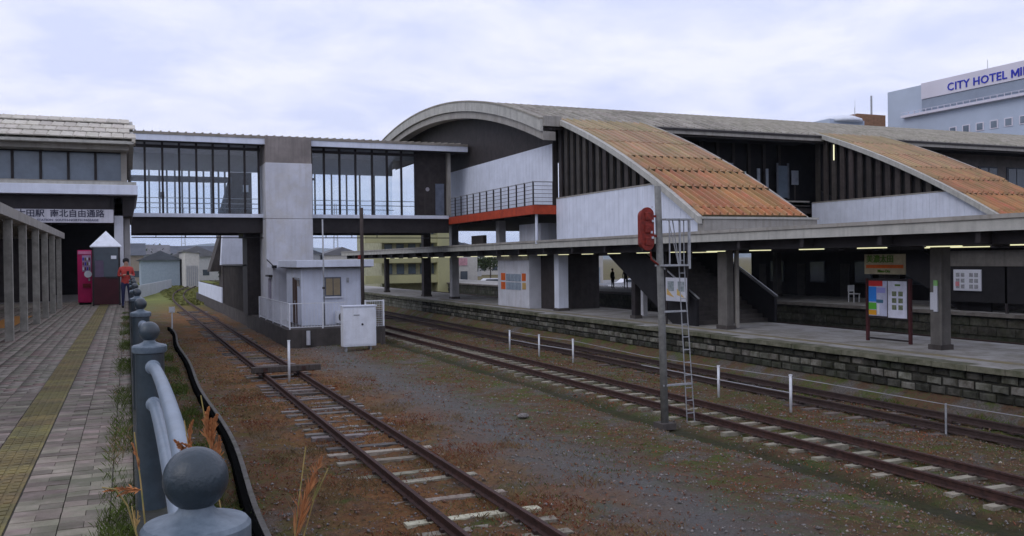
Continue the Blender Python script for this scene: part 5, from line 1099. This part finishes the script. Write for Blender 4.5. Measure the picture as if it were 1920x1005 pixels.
# hotel far right, built larger and farther
K = 1.5
def H(x,y,z): return (x*K, y*K, CAMZ+(z-CAMZ)*K)
ht = thing('hotel',(125,90,0),'pale blue grey hotel tower with a blue lettered sign band rising behind the station roof','hotel')
X0 = 80*K; zt = H(0,0,22.3)[2]
B(X0,X0+24,40,77.2*K,-.1,zt-.05).build('wall', hotelm, ht)
B(X0-.35,X0,40,72.3*K,H(0,0,20.65)[2],zt+.1).build('sign_band', hotels, ht); B(X0-.2,X0,40,72.3*K,H(0,0,19.45)[2],H(0,0,20.62)[2]).build('grey_band', hotelg, ht)
B(X0-.9,X0,40,74.8*K,H(0,0,18.95)[2],H(0,0,19.2)[2]).build('cornice', hotels, ht)
for k in range(60): B(X0-.85,X0-.75,41+1.18*k,41.08+1.18*k,H(0,0,19.2)[2],H(0,0,19.5)[2]).build('railing_post', hotels, ht)
B(X0-.86,X0-.8,40,74.8*K,H(0,0,19.5)[2],H(0,0,19.53)[2]).build('railing', hotels, ht)
for r in range(5):
    for k in range(13):
        y = (68.4-k*1.62)*K; z = H(0,0,16.7-2.3*r)[2]; wq = B(X0-.1,X0,y-.7,y+.7,z-.65,z+.65).build('window', hotels, ht); B(X0-.14,X0-.1,y-.5,y+.5,z-.5,z+.5).build('pane', glass_b, wq)
def twidth(t_):
    c = bpy.data.curves.new('w','FONT'); c.body = t_; c.size = 1.72; o = bpy.data.objects.new('w', c); col.objects.link(o); bpy.context.view_layer.update(); d = o.dimensions.x; bpy.data.objects.remove(o); return d
ttl = 'CITY HOTEL MINO'
for k, chh in enumerate(ttl):
    if chh == 'M':
        ym = 68.9*K-(twidth(ttl[:k]+'|')-twidth('|'))*1.06-.03*k-.12; zm = H(0,0,21.3)[2]-.6; xm = X0-.42; mb = MB()
        mb.prism([(ym,zm),(ym,zm+1.2),(ym-.26,zm+1.2),(ym-.65,zm+.5),(ym-1.04,zm+1.2),(ym-1.3,zm+1.2),(ym-1.3,zm),(ym-1.08,zm),(ym-1.08,zm+.82),(ym-.72,zm+.18),(ym-.58,zm+.18),(ym-.22,zm+.82),(ym-.22,zm)],'x',xm-.05,xm+.05).build('letter', bluet, ht)
    elif chh != ' ': text(chh, 'letter', 1.72, (X0-.40, 68.9*K-(twidth(ttl[:k]+'|')-twidth('|') if k else 0)*1.06-.03*k, H(0,0,21.3)[2]), bluet, ht, '-x', .05, 'LEFT', 1.05, .02)
for y in (98,88,80): MB().tube([(X0+2,y,zt),(X0+2,y,zt+1.2+(y%3)*.4)],.04,5).build('antenna', steel, ht)
rt_ = thing('rooftop_plant',(103,110,0),'white domed tank and brown box building left of the hotel behind the roof','building')
B(100,107.0,108,114,-.1,24.9).build('wall', hotelm, rt_); MB().lathe([(3.6,0),(3.4,.5),(2.2,1.0),(.3,1.3)],(103.8,110,24.6),20).build('tank', white_pnt, rt_,True); B(107.5,113.5,110,116,-.1,26.4).build('brown_box', mat('brown_tile',(.26,.14,.08),bump=0), rt_)
MB().tube([(111,110.5,26.4),(111,110.5,29.5)],.16,6).build('antenna', steel, rt_); MB().tube([(107,110,25),(107,110,27.3)],.05,5).build('antenna', steel, rt_); MB().tube([(109,112,26),(109,112,29)],.025,5).build('antenna', steel, rt_)

# ------------------------------------------------------------------ haze
hz_ = B(-6000,8000,-1500,8200,-1.2,214).build('haze', black); hz_['kind'] = 'stuff'
M = bpy.data.materials.new('haze_air'); M.use_nodes = True; t_ = M.node_tree; t_.nodes.clear(); oo = t_.nodes.new('ShaderNodeOutputMaterial'); vv = t_.nodes.new('ShaderNodeVolumePrincipled'); vv.inputs['Density'].default_value = .00011; vv.inputs['Color'].default_value = (.75,.85,1,1); t_.links.new(vv.outputs[0], oo.inputs['Volume'])
hz_.data.materials.clear(); hz_.data.materials.append(M)
print('objects', len(bpy.data.objects), 'tris', sum(len(m.polygons) for m in bpy.data.meshes))
